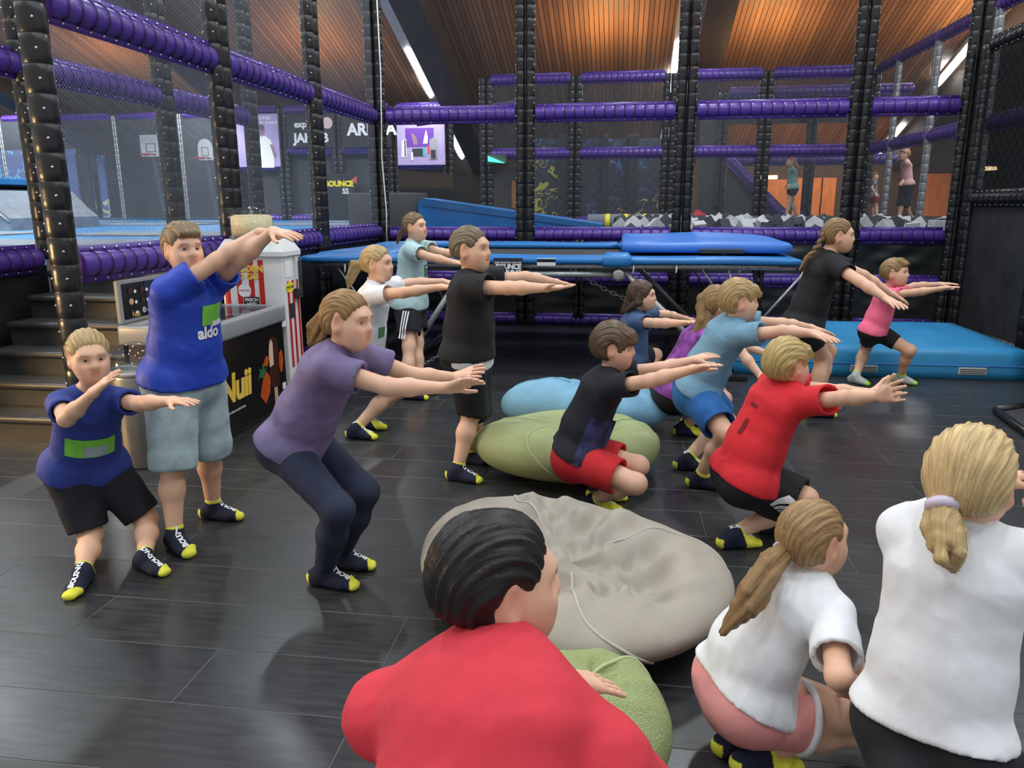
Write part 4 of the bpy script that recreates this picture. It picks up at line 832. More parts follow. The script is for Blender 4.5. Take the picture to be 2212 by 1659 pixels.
def surfnet(a, lo, vox):
    ins = a < 0; u = ins.astype(np.uint8); c = u[:-1]+u[1:]; c = c[:, :-1]+c[:, 1:]; c = c[:, :, :-1]+c[:, :, 1:]
    act = (c > 0) & (c < 8); I = np.argwhere(act); ids = np.full(act.shape, -1, np.int32); ids[act] = np.arange(len(I)); acc = np.zeros((len(I), 3)); cnt = np.zeros(len(I))
    off = [(x, y, z) for x in (0, 1) for y in (0, 1) for z in (0, 1)]; val = {o: a[I[:, 0]+o[0], I[:, 1]+o[1], I[:, 2]+o[2]] for o in off}
    for o in off:
        for d in range(3):
            if o[d]: continue
            p = list(o); p[d] = 1; p = tuple(p); v0, v1 = val[o], val[p]; m = (v0 < 0) != (v1 < 0); t = v0[m]/(v0[m]-v1[m]); q = np.tile(A3(o, ) if False else np.array(o, float), (m.sum(), 1)); q[:, d] += t; acc[m] += q; cnt[m] += 1
    V = lo+vox*(I+acc/cnt[:, None]); Qs = []
    for d in range(3):
        e, f = (d+1) % 3, (d+2) % 3; sl0 = [slice(1, -1)]*3; sl0[d] = slice(0, -1); sl1 = list(sl0); sl1[d] = slice(1, None); i0, i1 = ins[tuple(sl0)], ins[tuple(sl1)]; ch = i0 != i1
        J = np.argwhere(ch); flip = i0[ch]; J[:, e] += 1; J[:, f] += 1
        def g(de, df): K = J.copy(); K[:, e] += de; K[:, f] += df; return ids[K[:, 0], K[:, 1], K[:, 2]]
        q = np.stack([g(-1, -1), g(0, -1), g(0, 0), g(-1, 0)], 1); q[~flip] = q[~flip][:, ::-1]; Qs.append(q)
    Q = np.concatenate(Qs); Q = Q[(Q >= 0).all(1)]; return V, Q
def vnorm(V, Q):
    n = np.cross(V[Q[:, 2]]-V[Q[:, 0]], V[Q[:, 3]]-V[Q[:, 1]]); N = np.zeros_like(V)
    for i in range(4): np.add.at(N, Q[:, i], n)
    return N/(np.linalg.norm(N, axis=1)[:, None]+1e-12)
def relax(V, Q, it=1, w=.5):
    for _ in range(it):
        S = np.zeros_like(V); C = np.zeros(len(V))
        for i in range(4):
            a, b = Q[:, i], Q[:, (i+1) % 4]; np.add.at(S, a, V[b]); np.add.at(S, b, V[a]); np.add.at(C, a, 1); np.add.at(C, b, 1)
        V = V*(1-w)+w*S/np.maximum(C, 1)[:, None]
    return V
def merge(L):
    Vs, Qs, n = [], [], 0
    for V, Q in L: Vs.append(V); Qs.append(Q+n); n += len(V)
    return np.concatenate(Vs), np.concatenate(Qs)
vcol_mat('skin', .55, .05, 150, sss=.06, noise=.06, nscale=9); vcol_mat('sock_knit', .9, .4, 260); vcol_mat('eye_mat', .2)
_fab = {}
def fabric(rgb, rough=.85, noise=.05, kind='knit'):
    k = (rgb, kind)
    if k not in _fab:
        c = srgb(*rgb); nm = 'fabric_%s_%d_%d_%d' % (kind, *rgb)
        if kind == 'denim': _fab[k] = mat(nm, c, .9, noise=.18, nscale=14, bump=.25, bscale=160)
        elif kind == 'sport': _fab[k] = mat(nm, c, .55, noise=.04, nscale=6, bump=.1, bscale=300)
        elif kind == 'tiedye': _fab[k] = mat(nm, c, .85, noise=.8, nscale=11)
        else: _fab[k] = mat(nm, c, rough, noise=noise, nscale=18, bump=.12, bscale=260)
        m = _fab[k]; N, L, b = nodes(m); tc = N.new('ShaderNodeTexCoord'); n = N.new('ShaderNodeTexNoise'); n.inputs['Scale'].default_value = 7; n.inputs['Detail'].default_value = 1.5; n.inputs['Distortion'].default_value = .5; L.new(tc.outputs['Object'], n.inputs[0])
        bp = N.new('ShaderNodeBump'); bp.inputs['Strength'].default_value = .3; bp.inputs['Distance'].default_value = .02; L.new(n.outputs[0], bp.inputs['Height'])
        old = b.inputs['Normal'].links
        if old: L.new(old[0].from_socket, bp.inputs['Normal'])
        L.new(bp.outputs[0], b.inputs['Normal'])
    return _fab[k]
_hm = {}
def hair_mat(rgb):
    if rgb in _hm: return _hm[rgb]
    c = srgb(*rgb); m = bpy.data.materials.new('hair_%d_%d_%d' % rgb); N, L, b = nodes(m); b.inputs['Roughness'].default_value = .42; b.inputs['Specular IOR Level'].default_value = .35
    a = N.new('ShaderNodeAttribute'); a.attribute_name = 'Col'; mp = N.new('ShaderNodeMapping'); mp.inputs['Scale'].default_value = (150, 4, 4); L.new(a.outputs['Vector'], mp.inputs[0])
    n = N.new('ShaderNodeTexNoise'); n.inputs['Scale'].default_value = 1.6; n.inputs['Detail'].default_value = 4; L.new(mp.outputs[0], n.inputs[0])
    r = N.new('ShaderNodeValToRGB'); e = r.color_ramp.elements; e[0].position = .28; e[1].position = .74; e[0].color = (*[v*.6 for v in c], 1); e[1].color = (*[min(1, v*1.4) for v in c], 1); L.new(n.outputs[0], r.inputs[0]); L.new(r.outputs[0], b.inputs['Base Color'])
    bp = N.new('ShaderNodeBump'); bp.inputs['Strength'].default_value = .6; bp.inputs['Distance'].default_value = .004; L.new(n.outputs[0], bp.inputs['Height']); L.new(bp.outputs[0], b.inputs['Normal']); _hm[rgb] = m; return m
SKIN = srgb(222, 176, 148)
def reach(p, px, py, L, s):
    """point on the pixel's ray at limb length L from joint p; s<0 the nearer solution, s>0 the farther"""
    d = unit(ray(px, py)); o = EYE-p; b = o@d; c = o@o-L*L; D = b*b-c
    if D <= 0: q = EYE+d*(-b); v = q-p; return p+unit(v)*L if np.linalg.norm(v) > L*1.12 else q
    return EYE+d*(-b+(math.sqrt(D) if s > 0 else -math.sqrt(D)))
def knee(hp, an, L1, L2, tgt, fwd):
    d = an-hp; D = np.linalg.norm(d); n = d/D
    if D >= (L1+L2)*.998: return hp+d*(L1/(L1+L2))
    D2 = max(D, abs(L1-L2)+.02); x = (D2*D2+L1*L1-L2*L2)/(2*D2); r = math.sqrt(max(L1*L1-x*x, 1e-6)); a = unit(np.cross(n, (0.02, .03, 1))); b = np.cross(n, a); best = None
    for w in np.linspace(0, 2*math.pi, 73)[:-1]:
        o = a*math.cos(w)+b*math.sin(w); p = hp+n*x+o*r; e = np.linalg.norm(proj(p)-A3(tgt[:2]))-60*(o@fwd)*r
        if p[2] < .04: e += 200
        if best is None or e < best[0]: best = (e, p)
    return best[1]
def fold_disp(V, N, amp, seed, f=16, stretch=(1, 1, .55)):
    n = noise3(V*A3(stretch), seed, f, 6); n2 = noise3(V, seed+5, f*2.2, 5); return V+N*(amp*(n+.35*(1-2*np.abs(n2))))[:, None]
def decal(txt, size, tgt, o, right, up, m, parent, bold=0., off=.003, shear=0., shape=None, name='print'):
    """flat print wrapped on a garment by projecting it along -normal"""
    V, Q = tgt
    if tgt_bvh.get(id(V)) is None: tgt_bvh[id(V)] = BVHTree.FromPolygons([tuple(v) for v in V], [tuple(int(i) for i in q) for q in Q])
    bv = tgt_bvh[id(V)]; right = unit(right); up = unit(up-right*(np.asarray(up)@right)); n = np.cross(right, up)
    if shape is None: T, Fc = text_mesh(txt, size, 0, bold, shear)
    else:
        (x0, y0, x1, y1), k = shape, 6; T = A3([[x0+(x1-x0)*i/k, y0+(y1-y0)*j/k, 0] for j in range(k+1) for i in range(k+1)]); Fc = [(j*(k+1)+i, j*(k+1)+i+1, (j+1)*(k+1)+i+1, (j+1)*(k+1)+i) for j in range(k) for i in range(k)]
    W = []; ok = False; last = None
    for t in T:
        p = o+right*t[0]+up*t[1]; h = bv.ray_cast(Vector(p+n*.25), Vector(-n), .5)
        if h[0] is not None: q = A3(h[0])+n*off; last = q
        else: q = p if last is None else p+n*((last-p)@n)
        W.append(q)
    return part(name, W, Fc, m, parent, False)
tgt_bvh = {}
NAVY, YEL = srgb(24, 28, 52), srgb(226, 222, 70)

def person(S):
    h = S['h']; a = h/1.5; fat = S.get('fat', 1.); vx = S.get('vox', 1.); seed = S.get('seed', 1)
    ang = math.radians(S['dir']); fwd = A3([math.cos(ang), math.sin(ang), 0]); lat = A3([math.sin(ang), -math.cos(ang), 0])      # lat = the person's right
    pel = at(*S['pel']); nk = at(*S['neck']); spine = unit(nk-pel); tl = np.linalg.norm(nk-pel)
    if 'lat' in S: q = math.radians(S['lat']); lat = A3([math.cos(q), math.sin(q), 0])
    lat = unit(lat-spine*(lat@spine)); tf = unit(np.cross(spine, lat));  tf = tf if tf@fwd > 0 else -tf
    sw = .128*a*(1+.3*(fat-1))
    J = {}
    for sd, sg in (('R', 1), ('L', -1)):
        J['sh'+sd] = nk+lat*sg*sw-spine*.05*a+tf*.025*a
        if 'sh'+sd in S: J['sh'+sd] = at(*S['sh'+sd])
        J['hip'+sd] = pel+lat*sg*.082*a-spine*.02*a
        e = S['arm'+sd]; J['el'+sd] = reach(J['sh'+sd], *e[0][:2], .255*a, e[0][2]); J['wr'+sd] = reach(J['el'+sd], *e[1][:2], .225*a, e[1][2]); tip = reach(J['wr'+sd], *e[2][:2], .16*a, e[2][2]); J['hd'+sd] = unit(tip-J['wr'+sd])
        g = S['leg'+sd]
        if len(g[1]) == 2: base = onz(*g[1]); base[2] = 0
        else: base = at(*g[1])
        ta = math.radians(g[2]); td = A3([math.cos(ta), math.sin(ta), 0]); pit = g[3] if len(g) > 3 else 0
        J['toe'+sd] = unit(td*math.cos(pit)-A3([0, 0, 1])*math.sin(pit)); J['heel'+sd] = base
        J['an'+sd] = base+J['toe'+sd]*.045*a+A3([0, 0, .072*a])
        J['kn'+sd] = knee(J['hip'+sd], J['an'+sd], .365*a, .36*a, g[0], fwd)
        sl = np.linalg.norm(J['kn'+sd]-J['an'+sd]); 
        if abs(sl/(.365*a)-1) > .22: print('  shin', S['id'], sd, 'ratio %.2f' % (sl/(.365*a)))
        ul = np.linalg.norm(J['el'+sd]-J['sh'+sd])/(.255*a)
        if ul > 1.05: print('  arm', S['id'], sd, 'ratio %.2f' % ul)
    hc = at(*S['head']); ff = unit(S['face']); hu = A3(S.get('up', (0, 0, 1.)), ) if False else np.asarray(S.get('up', (0, 0, 1.)), float); hu = unit(hu-ff*(hu@ff)); hr = np.cross(ff, hu); Hh = S.get('head_h', .215*a**.35)
    print(S['id'], 'pelvis z %.2f torso %.2f neck-head %.2f headz %.2f' % (pel[2], tl/(.46*a), np.linalg.norm(hc-nk)/a, hc[2]))
    HP = lambda f, u, r=0: hc+(ff*f+hu*u+hr*r)*Hh
    root = thing('person', (pel[0], pel[1], S.get('ground', 0)), S['label'], 'person', S.get('group'))
    Lp = lambda t: pel+(nk-pel)*t-tf*S.get('hunch', .0)*math.sin(math.pi*min(max(t, 0), 1))
    w, d = a*fat, a*(.5+.5*fat)*S.get('belly', 1.)
    # ---- body
    B = SD()
    B.econe(Lp(0), Lp(.35), lat, (.128*w, .095*d), (.108*w, .082*d), .03); B.econe(Lp(.35), Lp(.75), lat, (.108*w, .082*d), (.128*w, .09*d), .03); B.econe(Lp(.75), Lp(.96), lat, (.122*w, .088*d), (.075*w, .055*d), .03)
    B.cone(nk-tf*.005, HP(-.05, -.25), .048*a, .044*a, .03)
    for sd, sg in (('R', 1), ('L', -1)):
        f = .5+.5*fat; sh, el, wr, hp, kn, an = (J[k+sd] for k in ('sh', 'el', 'wr', 'hip', 'kn', 'an'))
        B.cone(Lp(.93)+lat*sg*.04*a, sh, .05*a*f, .048*a*f, .03); B.cone(sh, el, .043*a*f, .034*a*f, .025); B.cone(el, el+(wr-el)*.35, .034*a*f, .035*a*f, .02); B.cone(el+(wr-el)*.35, wr, .034*a*f, .022*a, .02)
        B.ell(hp-tf*.03*a, (lat, tf, spine), (.085*w, .085*w, .085*w), .03); B.cone(hp, kn, .08*a*fat, .054*a*f, .035)
        sh_d = unit(an-kn); bk = unit(np.cross(np.cross(sh_d, unit(kn-hp)), sh_d)+1e-6); bk = bk if bk@fwd < 0 else -bk
        B.cone(kn, kn+unit(an-kn)*.02, .054*a*f, .05*a*f, .03); B.cone(kn, kn+(an-kn)*.38+bk*.012*a, .048*a*f, .052*a*f, .02); B.cone(kn+(an-kn)*.38+bk*.01*a, an, .05*a*f, .034*a, .03); B.cone(an, J['heel'+sd]+J['toe'+sd]*.12*a+A3([0, 0, .03*a]), .02*a, .014*a, .01)
    body = B.mesh(.0085*vx)
    # ---- head
    K = SD(); ax = (ff, hu, hr)
    K.ell(HP(-.06, .12), ax, (.42*Hh, .375*Hh, .335*Hh), .0); K.ell(HP(.13, -.14), ax, (.25*Hh, .30*Hh, .25*Hh), .12*Hh); K.cone(HP(.27, -.385, -.03), HP(.27, -.385, .03), .075*Hh, .075*Hh, .06)
    for s in (-1, 1): K.cone(HP(-.02, -.18, s*.18), HP(.22, -.34, s*.07), .095*Hh, .08*Hh, .06); K.ell(HP(.235, -.13, s*.15), ax, (.12*Hh, .12*Hh, .10*Hh), .05)
    K.cone(HP(.335, .10, -.11), HP(.335, .10, .11), .036*Hh, .036*Hh, .05)
    for s in (-1, 1): K.ell(HP(.45, .0, s*.14), ax, (.085*Hh, .05*Hh, .085*Hh), .025, 's')
    K.cone(HP(.365, .05), HP(.45, -.1), .028*Hh, .048*Hh, .025)
    for s in (-1, 1): K.ell(HP(.41, -.115, s*.045), ax, (.04*Hh, .032*Hh, .034*Hh), .012)
    K.cone(HP(.36, -.232, -.06), HP(.36, -.232, .06), .03*Hh, .03*Hh, .015); K.cone(HP(.355, -.285, -.045), HP(.355, -.285, .045), .032*Hh, .032*Hh, .015)
    if S.get('smile'): K.cone(HP(.385, -.262, -.07), HP(.385, -.262, .07), .02*Hh, .02*Hh, .01, 's')
    else: K.cone(HP(.405, -.258, -.085), HP(.405, -.258, .085), .014*Hh, .014*Hh, .01, 's')
    for s in (-1, 1):
        er = unit(hr*s*.8-ff*.45); K.ell(HP(-.03, -.03, s*.36), (unit(ff+hr*s*.35), unit(hu-ff*.2), er), (.11*Hh, .16*Hh, .045*Hh), .015); K.ell(HP(.0, -.02, s*.385), (ff, hu, hr), (.05*Hh, .09*Hh, .03*Hh), .01, 's')
    K.cone(HP(-.08, -.15), nk-spine*.01, .19*Hh, .047*a, .04)
    K.cone(nk, nk-spine*.03, .05*a, .05*a, .02)
    head = K.mesh(.0042*max(vx, 1)*Hh/.215)
    # ---- hands
    hands = []
    for sd, sg in (('R', 1), ('L', -1)):
        wr, hd = J['wr'+sd], J['hd'+sd]; pn = np.asarray(S.get('palm'+sd, (0, 0, -1)), float); pn = unit(pn-hd*(pn@hd)); la = np.cross(hd, pn)*sg   # la: towards the thumb side
        la = unit(np.cross(pn, hd))*(-sg) if True else la
        Hs = .158*a; D = SD(); q = lambda f, l, n=0: wr+(hd*f+la*l+pn*n)*Hs
        D.cone(wr-unit(wr-J['el'+sd])*.05*a, wr, .0245*a, .0225*a, .01)
        for l in (-.17, -.06, .06, .17): D.cone(q(.04, l*.6), q(.5, l*1.05), .075*Hs, .072*Hs, .02)
        cu = S.get('curl', .25); spd = S.get('spread', .16)
        for l, Lf, rr in ((-.205, .36, .046), (-.07, .45, .052), (.07, .48, .054), (.205, .43, .052)):
            p = q(.5, l); dirf = unit(hd+la*l*spd*3+pn*cu*.25); 
            for i, fr in enumerate((.45, .32, .26)):
                p2 = p+dirf*Lf*fr*Hs; D.cone(p, p2, rr*Hs*(1-.08*i), rr*Hs*(1-.08*(i+1)), .004); p = p2; dirf = unit(dirf+pn*cu*.55)
        p = q(.16, .2, .04); p2 = q(.36, .38, .1); p3 = q(.56, .46, .13); D.cone(q(.06, .1, .02), p, .085*Hs, .075*Hs, .015); D.cone(p, p2, .075*Hs, .058*Hs, .008); D.cone(p2, p3, .055*Hs, .046*Hs, .005)
        hands.append(D.mesh(.0034*max(vx, 1)*a))
    V, Q = merge([body, head]+hands); nb = len(body[0]); nh = len(head[0])
    sk = S.get('skin', SKIN); col = np.tile(A3(sk), (len(V), 1)); hv = (V[nb:nb+nh]-hc)/Hh; f_, u_, r_ = hv@ff, hv@hu, np.abs(hv@hr); hcol = srgb(*S['hair'][1]); c = col[nb:nb+nh]
    blend = lambda m, cc, k: c.__setitem__(m, c[m]*(1-k)+A3(cc)*k)
    blend((f_ > .28) & (r_ < .085) & (u_ > -.31) & (u_ < -.21), (sk[0]*.86, sk[1]*.56, sk[2]*.55), .7)
    blend((f_ > .12) & (np.hypot(r_-.2, u_+.13) < .11), (sk[0], sk[1]*.72, sk[2]*.7), .28); blend((f_ > .41) & (u_ < -.03) & (u_ > -.17), (sk[0], sk[1]*.75, sk[2]*.72), .15)
    blend((r_ > .30) & (f_ < .1) & (u_ < .15), (sk[0], sk[1]*.74, sk[2]*.7), .45)
    blend((f_ > .2) & (r_ > .05) & (r_ < .215) & (np.abs(u_-.12+.25*np.maximum(r_-.15, 0)) < .016), [v*.75 for v in hcol], .6); col[nb:nb+nh] = c
    part('body', V, Q, 'skin', root, True, col)
    # ---- eyes
    bv = BVHTree.FromPolygons([tuple(v) for v in head[0]], [tuple(int(i) for i in q) for q in head[1]])
    if S.get('eyes', True):
        for s in (-1, 1):
            o = HP(.9, .005, s*.135); hit = bv.ray_cast(Vector(o), Vector(-ff), Hh)
            if hit[0] is None: continue
            p = A3(hit[0])-ff*.012*Hh; n_ = 10; EV, EC = [], []
            for i in range(7):
                for j in range(n_):
                    th = math.pi*.5*i/6; w_ = 2*math.pi*j/n_; EV.append(p+ff*math.cos(th)*.03*Hh+hr*math.sin(th)*math.cos(w_)*.066*Hh+hu*math.sin(th)*math.sin(w_)*.041*Hh)
                    rr = math.sin(th)*.062; EC.append((.02, .015, .012) if i <= 1 else ((.10, .08, .06) if i == 2 else ((.62, .6, .58) if i < 5 else tuple(v*.5 for v in sk))))
            eF = [(i*n_+j, (i+1)*n_+j, (i+1)*n_+(j+1) % n_, i*n_+(j+1) % n_) for i in range(6) for j in range(n_)]; part('eye', EV, eF, 'eye_mat', root, True, A3(EC))
    # ---- hair
    style, hc3 = S['hair'][0], S['hair'][1]; th = {'short': .045, 'crop': .03, 'mop': .095, 'pony': .04, 'long': .07, 'braid': .04, 'bob': .07}[style]+S.get('hair_th', 0)
    Hs_ = SD(); Hs_.ell(HP(-.075, .125), ax, ((.425+th)*Hh, (.385+th)*Hh, (.335+th)*Hh), 0); Hs_.ell(HP(-.16, -.06), ax, ((.30+th*.7)*Hh, (.33)*Hh, (.27+th*.7)*Hh), .05)
    f1, u1, f2, u2 = {'short': (.34, .26, .10, -.17), 'crop': (.33, .27, .08, -.16), 'mop': (.44, .17, .13, -.20), 'pony': (.32, .29, .06, -.14), 'long': (.36, .26, .12, -.3), 'braid': (.32, .28, .06, -.14), 'bob': (.4, .22, .12, -.3)}[style]
    nv = A3([u1-u2, -(f1-f2)]); nv = nv/np.linalg.norm(nv); Hs_.cut(HP(f1, u1), ff*nv[0]+hu*nv[1], .02)
    nape = {'short': -.30, 'crop': -.24, 'mop': -.36, 'pony': -.30, 'long': -.5, 'braid': -.30, 'bob': -.5}[style]; Hs_.cut(HP(-.3, nape), unit(-hu*1-ff*.15), .015)
    if style not in ('long', 'bob'):
        for s in (-1, 1): Hs_.ell(HP(.01, -.06, s*.42), ax, (.135*Hh, .17*Hh, .15*Hh), .02, 's')
    if style == 'mop':
        for s in (-.2, -.08, .05, .18): Hs_.cone(HP(.33, .33, s), HP(.44, .19, s*1.1), .07*Hh, .05*Hh, .03)
    if style == 'short':
        for s in (-.18, -.06, .06, .18): Hs_.cone(HP(.15, .47, s), HP(.37, .33, s), .06*Hh, .05*Hh, .03)
    hv_, hq = Hs_.mesh(.0052*max(vx, 1)); N_ = vnorm(hv_, hq); lc = (hv_-hc)/Hh; la_ = np.arctan2(lc@hr, lc@hu*.6+.6); el_ = lc@ff
    hv_ = hv_+N_*((.0018*np.sin(la_*60+3*np.sin(el_*5+seed))+.0016*np.sin(la_*110+el_*9)+.003*noise3(hv_, seed, 45, 4))*Hh/.215)[:, None]
    uv = np.stack([la_/3, el_, lc@hu], 1); parts = [(hv_, hq)]; uvs = [uv]
    def strand(P, R, n=5, sp=.5, k=.01, sd_=0):
        rr = np.random.RandomState(seed+sd_); D = SD(); P = [np.asarray(p, float) for p in P]
        for j in range(n):
            o = rr.randn(3); o = o/np.linalg.norm(o)
            Q_ = [p+o*R[i]*sp*(1+.3*rr.randn()*(i > 0)) for i, p in enumerate(P)]
            fr = .62 if n < 10 else .40
            for i in range(len(Q_)-1): D.cone(Q_[i], Q_[i+1], R[i]*fr, R[i+1]*fr, k)
        v, q = D.mesh(.005*max(vx, 1)); d0 = unit(P[-1]-P[0]); s0 = unit(np.cross(d0, (0.3, 1, .2))); s1 = np.cross(d0, s0); an_ = np.arctan2((v-P[0])@s0, (v-P[0])@s1+1e-9); x_ = (v-P[0])@s0*14+(v-P[0])@s1*9
        N2 = vnorm(v, q); v = v+N2*(.0018*np.sin(x_*40+5*np.sin((v@d0)*9)))[:, None]; parts.append((v, q)); uvs.append(np.stack([x_*.9, (v-P[0])@d0*1.2, np.zeros(len(v))], 1))
    if 'tail' in S:
        P = [HP(*S['tail_root'])]+[at(*p) for p in S['tail']]; strand(P, S['tail_r'], 13, .85, .006)
    if style in ('long', 'bob') and 'locks' in S:
        for i, (P, R) in enumerate(S['locks']): strand([HP(*p) if len(p) == 3 and abs(p[0]) < 5 else at(*p) for p in P], R, 6, .6, .012, i*7)
    if style == 'braid':
        P = [HP(*S['tail_root'])]+[at(*p) for p in S['braid']]; D = SD(); n = len(P)
        for i in range(n-1):
            for j in range(3): u = j/3; c0 = P[i]*(1-u)+P[i+1]*u; d0 = unit(P[i+1]-P[i]); s0 = unit(np.cross(d0, (0, 1, 0))); D.ell(c0+s0*.007*(-1)**(i*3+j), (d0, s0, np.cross(d0, s0)), (.022, .016, .018), .004)
        for i in range(3): D.cone(P[-1], P[-1]+unit(P[-1]-P[-2]+A3([0, .01*(i-1), -.02]))*.09, .016, .005, .01)
        v, q = D.mesh(.0045); parts.append((v, q)); uvs.append(np.stack([v[:, 0]*8, v[:, 2]*3, v[:, 1]*3], 1))
    v, q = merge(parts); u = np.concatenate(uvs); part('hair', v, q, hair_mat(hc3), root, True, u*.5+.5)
    if 'tie' in S: tp = HP(*S['tail_root']); dd = unit(at(*S['tail'][0])-tp); s0 = unit(np.cross(dd, (0, 0, 1))+1e-6); s1 = np.cross(dd, s0); r0 = S['tail_r'][0]*1.05; MB().tube([tp+dd*.012+(s0*math.cos(w_)+s1*math.sin(w_))*r0 for w_ in np.linspace(0, 6.283, 15)[:-1]], .012, 7, closed=True).build('hair_tie', fabric(S['tie'], .8), root, True)
    # ---- shirt
    G = SD(); e = S.get('ease', .016); hem = S.get('hem', -.16); hp_ = Lp(0)+spine*tl*hem+np.asarray(S.get('hem_off', (0, 0, 0)), float)
    wc, dc = .128*w+e, .09*d+e; G.econe(Lp(.78), Lp(.3), lat, (wc, dc), (.120*w+e*1.4, .09*d+e*1.6), .02); G.econe(Lp(.3), hp_, lat, (.120*w+e*1.4, .09*d+e*1.6), (.14*w+e*1.3, .112*d+e*1.4), .03); G.econe(Lp(.78), Lp(.965), lat, (wc, dc), (.075*w+e*.5, .052*d+e*.5), .03)
    be_ = S['bottom'][1] if 'bottom' in S else 0
    for sd in 'RL': hp, kn = J['hip'+sd], J['kn'+sd]; rr = .086*a*fat+be_+.010; fr_ = .45 if unit(kn-hp)@(-spine) > .88 else .05; G.ell(hp-tf*.03*a, (lat, tf, spine), tuple([.09*w+be_*.7+.010]*3), .03); G.cone(hp, hp+(kn-hp)*fr_, rr, rr, .03)
    G.cut(hp_, -spine+tf*S.get('hem_tilt', 0), .004)
    slv = S.get('sleeve', .55)
    for sd, sg in (('R', 1), ('L', -1)):
        sh, el = J['sh'+sd], J['el'+sd]; f = .5+.5*fat; G.cone(Lp(.93)+lat*sg*.03*a, sh, (.052*a+e*.4)*f, (.05*a+e*.5)*f, .03)
        if slv > 0: en = sh+(el-sh)*slv; G.cone(sh, en, .05*a*f+e*.6, .05*a*f+e*.85, .025, cap=True); G.cone(en-(en-sh)*.12, en+(en-sh)*.3, .05*a*f+e*.85-.0125, .05*a*f+e*.85-.0125, .003, 's')
    G.cone(nk+spine*.01, HP(-.05, -.25), .052*a, .05*a, .0, 's')
    sv, sq = G.mesh(.0075*vx); sN = vnorm(sv, sq); sv = fold_disp(relax(sv, sq, 1), sN, S.get('folds', .006), seed, 17)
    shirt = part(S.get('top_name', 't_shirt'), sv, sq, S['top'], root)
    cl = np.cross(spine, lat); MB().tube([nk+spine*.006*a+(lat*math.cos(w_)*.056+tf*math.sin(w_)*.054)*a-spine*.018*a*math.sin(w_) for w_ in np.linspace(0, 6.283, 25)[:-1]], .009*a, 7, closed=True).build('collar', S['top'], shirt, True)
    # ---- trousers or shorts
    if 'bottom' in S:
        ln, be, bm = S['bottom']; T = SD(); T.econe(Lp(-.10), Lp(.16), lat, (.135*w+be, .104*d+be), (.122*w+be*.6, .092*d+be*.6), .03)
        for sd in 'RL':
            hp, kn, an = J['hip'+sd], J['kn'+sd], J['an'+sd]; f = .5+.5*fat; T.ell(hp-tf*.03*a, (lat, tf, spine), tuple([.09*w+be*.7]*3), .03)
            if 1 < ln < 1.4: rr = .062*a*fat+be*1.2; T.cone(hp, kn, .084*a*fat+be, rr, .03); en = kn+(an-kn)*(ln-1); T.cone(kn, en, rr, rr, .02, cap=True); T.cone(en-unit(an-kn)*.02, en+unit(an-kn)*.05, rr-.014, rr-.014, .003, 's')
            elif ln <= 1: en = hp+(kn-hp)*ln; T.cone(hp, en, .084*a*fat+be, .084*a*fat+(.058-.084)*a*ln*fat+be*1.25, .03, cap=True); T.cone(en-(en-hp)*.06, en+(en-hp)*.2, .084*a*fat+(.058-.084)*a*ln*fat+be*1.25-.014, .07*a*fat+be, .003, 's')
            else: T.cone(hp, kn, .082*a*fat+be, .057*a*f+be, .03); T.cone(kn, kn+(an-kn)*.38, .055*a*f+be, .054*a*f+be, .03); en = kn+(an-kn)*(ln-1); T.cone(kn+(an-kn)*.38, en, .054*a*f+be, .038*a+be, .03, cap=True)
        tv, tq = T.mesh(.0075*vx); tv = fold_disp(relax(tv, tq, 1), vnorm(tv, tq), S.get('bfolds', .0035), seed+3, 17); bot = part(S.get('bottom_name', 'shorts'), tv, tq, bm, root)
        if 'trim' in S:
            for sd in 'RL': hp, kn = J['hip'+sd], J['kn'+sd]; en = hp+(kn-hp)*ln; d0 = unit(kn-hp); s0 = unit(np.cross(d0, (0, 0, 1))); s1 = np.cross(d0, s0); r0 = .084*a*fat+(.058-.084)*a*ln*fat+be*1.25+.002; MB().tube([en-d0*.008+(s0*math.cos(w_)+s1*math.sin(w_))*r0 for w_ in np.linspace(0, 6.283, 29)[:-1]], .011, 7, closed=True).build('hem_trim', WH, bot, True)
    # ---- socks
    for sd, sg in (('R', 1), ('L', -1)):
        if not S.get('socks', True): break
        he, td, an, kn = J['heel'+sd], J['toe'+sd], J['an'+sd], J['kn'+sd]; up_ = unit(A3([0, 0, 1.])-td*td[2]); sl = np.cross(td, up_); q = lambda f, u, l=0: he+(td*f+up_*u+sl*l)*a
        D = SD(); D.ell(q(.0, .034), (td, up_, sl), (.04*a, .036*a, .031*a), .0); D.econe(q(.02, .034), q(.14, .03, -sg*.004), sl, (.032*a, .034*a), (.043*a, .028*a), .02); D.econe(q(.14, .028, -sg*.004), q(.185, .02, -sg*.0), sl, (.043*a, .026*a), (.034*a, .02*a), .015); D.cone(an, q(.10, .04), .036*a, .032*a, .03)
        ct = an+unit(kn-an)*.05*a; D.cone(q(.01, .04), an, .036*a, .036*a, .02); D.cone(an, ct, .037*a, .039*a, .02, cap=True); D.cut(q(0, .001), -up_, 0)
        fv, fq = D.mesh(.0045*vx); cc = S.get('sock_col', (NAVY, YEL)); col = np.tile(A3(cc[0]), (len(fv), 1)); lf_ = (fv-he)@td/a; lu = (fv-he)@up_/a; top = (fv-an)@unit(kn-an)/a
        col[(lf_ > .166+.02*np.sin(((fv-he)@sl)/a*20)) | ((lf_ < -.012) & (lu < .058)) | (top > .034)] = cc[1]
        so = part('sock', fv, fq, 'sock_knit', root, True, col)
        if S.get('sock_text', True) and vx <= 1.15: decal('BOUNCE', .034*a, (fv, fq), q(.095, .075), -td, -sl*1. if False else np.cross(up_, -td), 'text_white', so, bold=.0016, off=.0022, name='lettering')
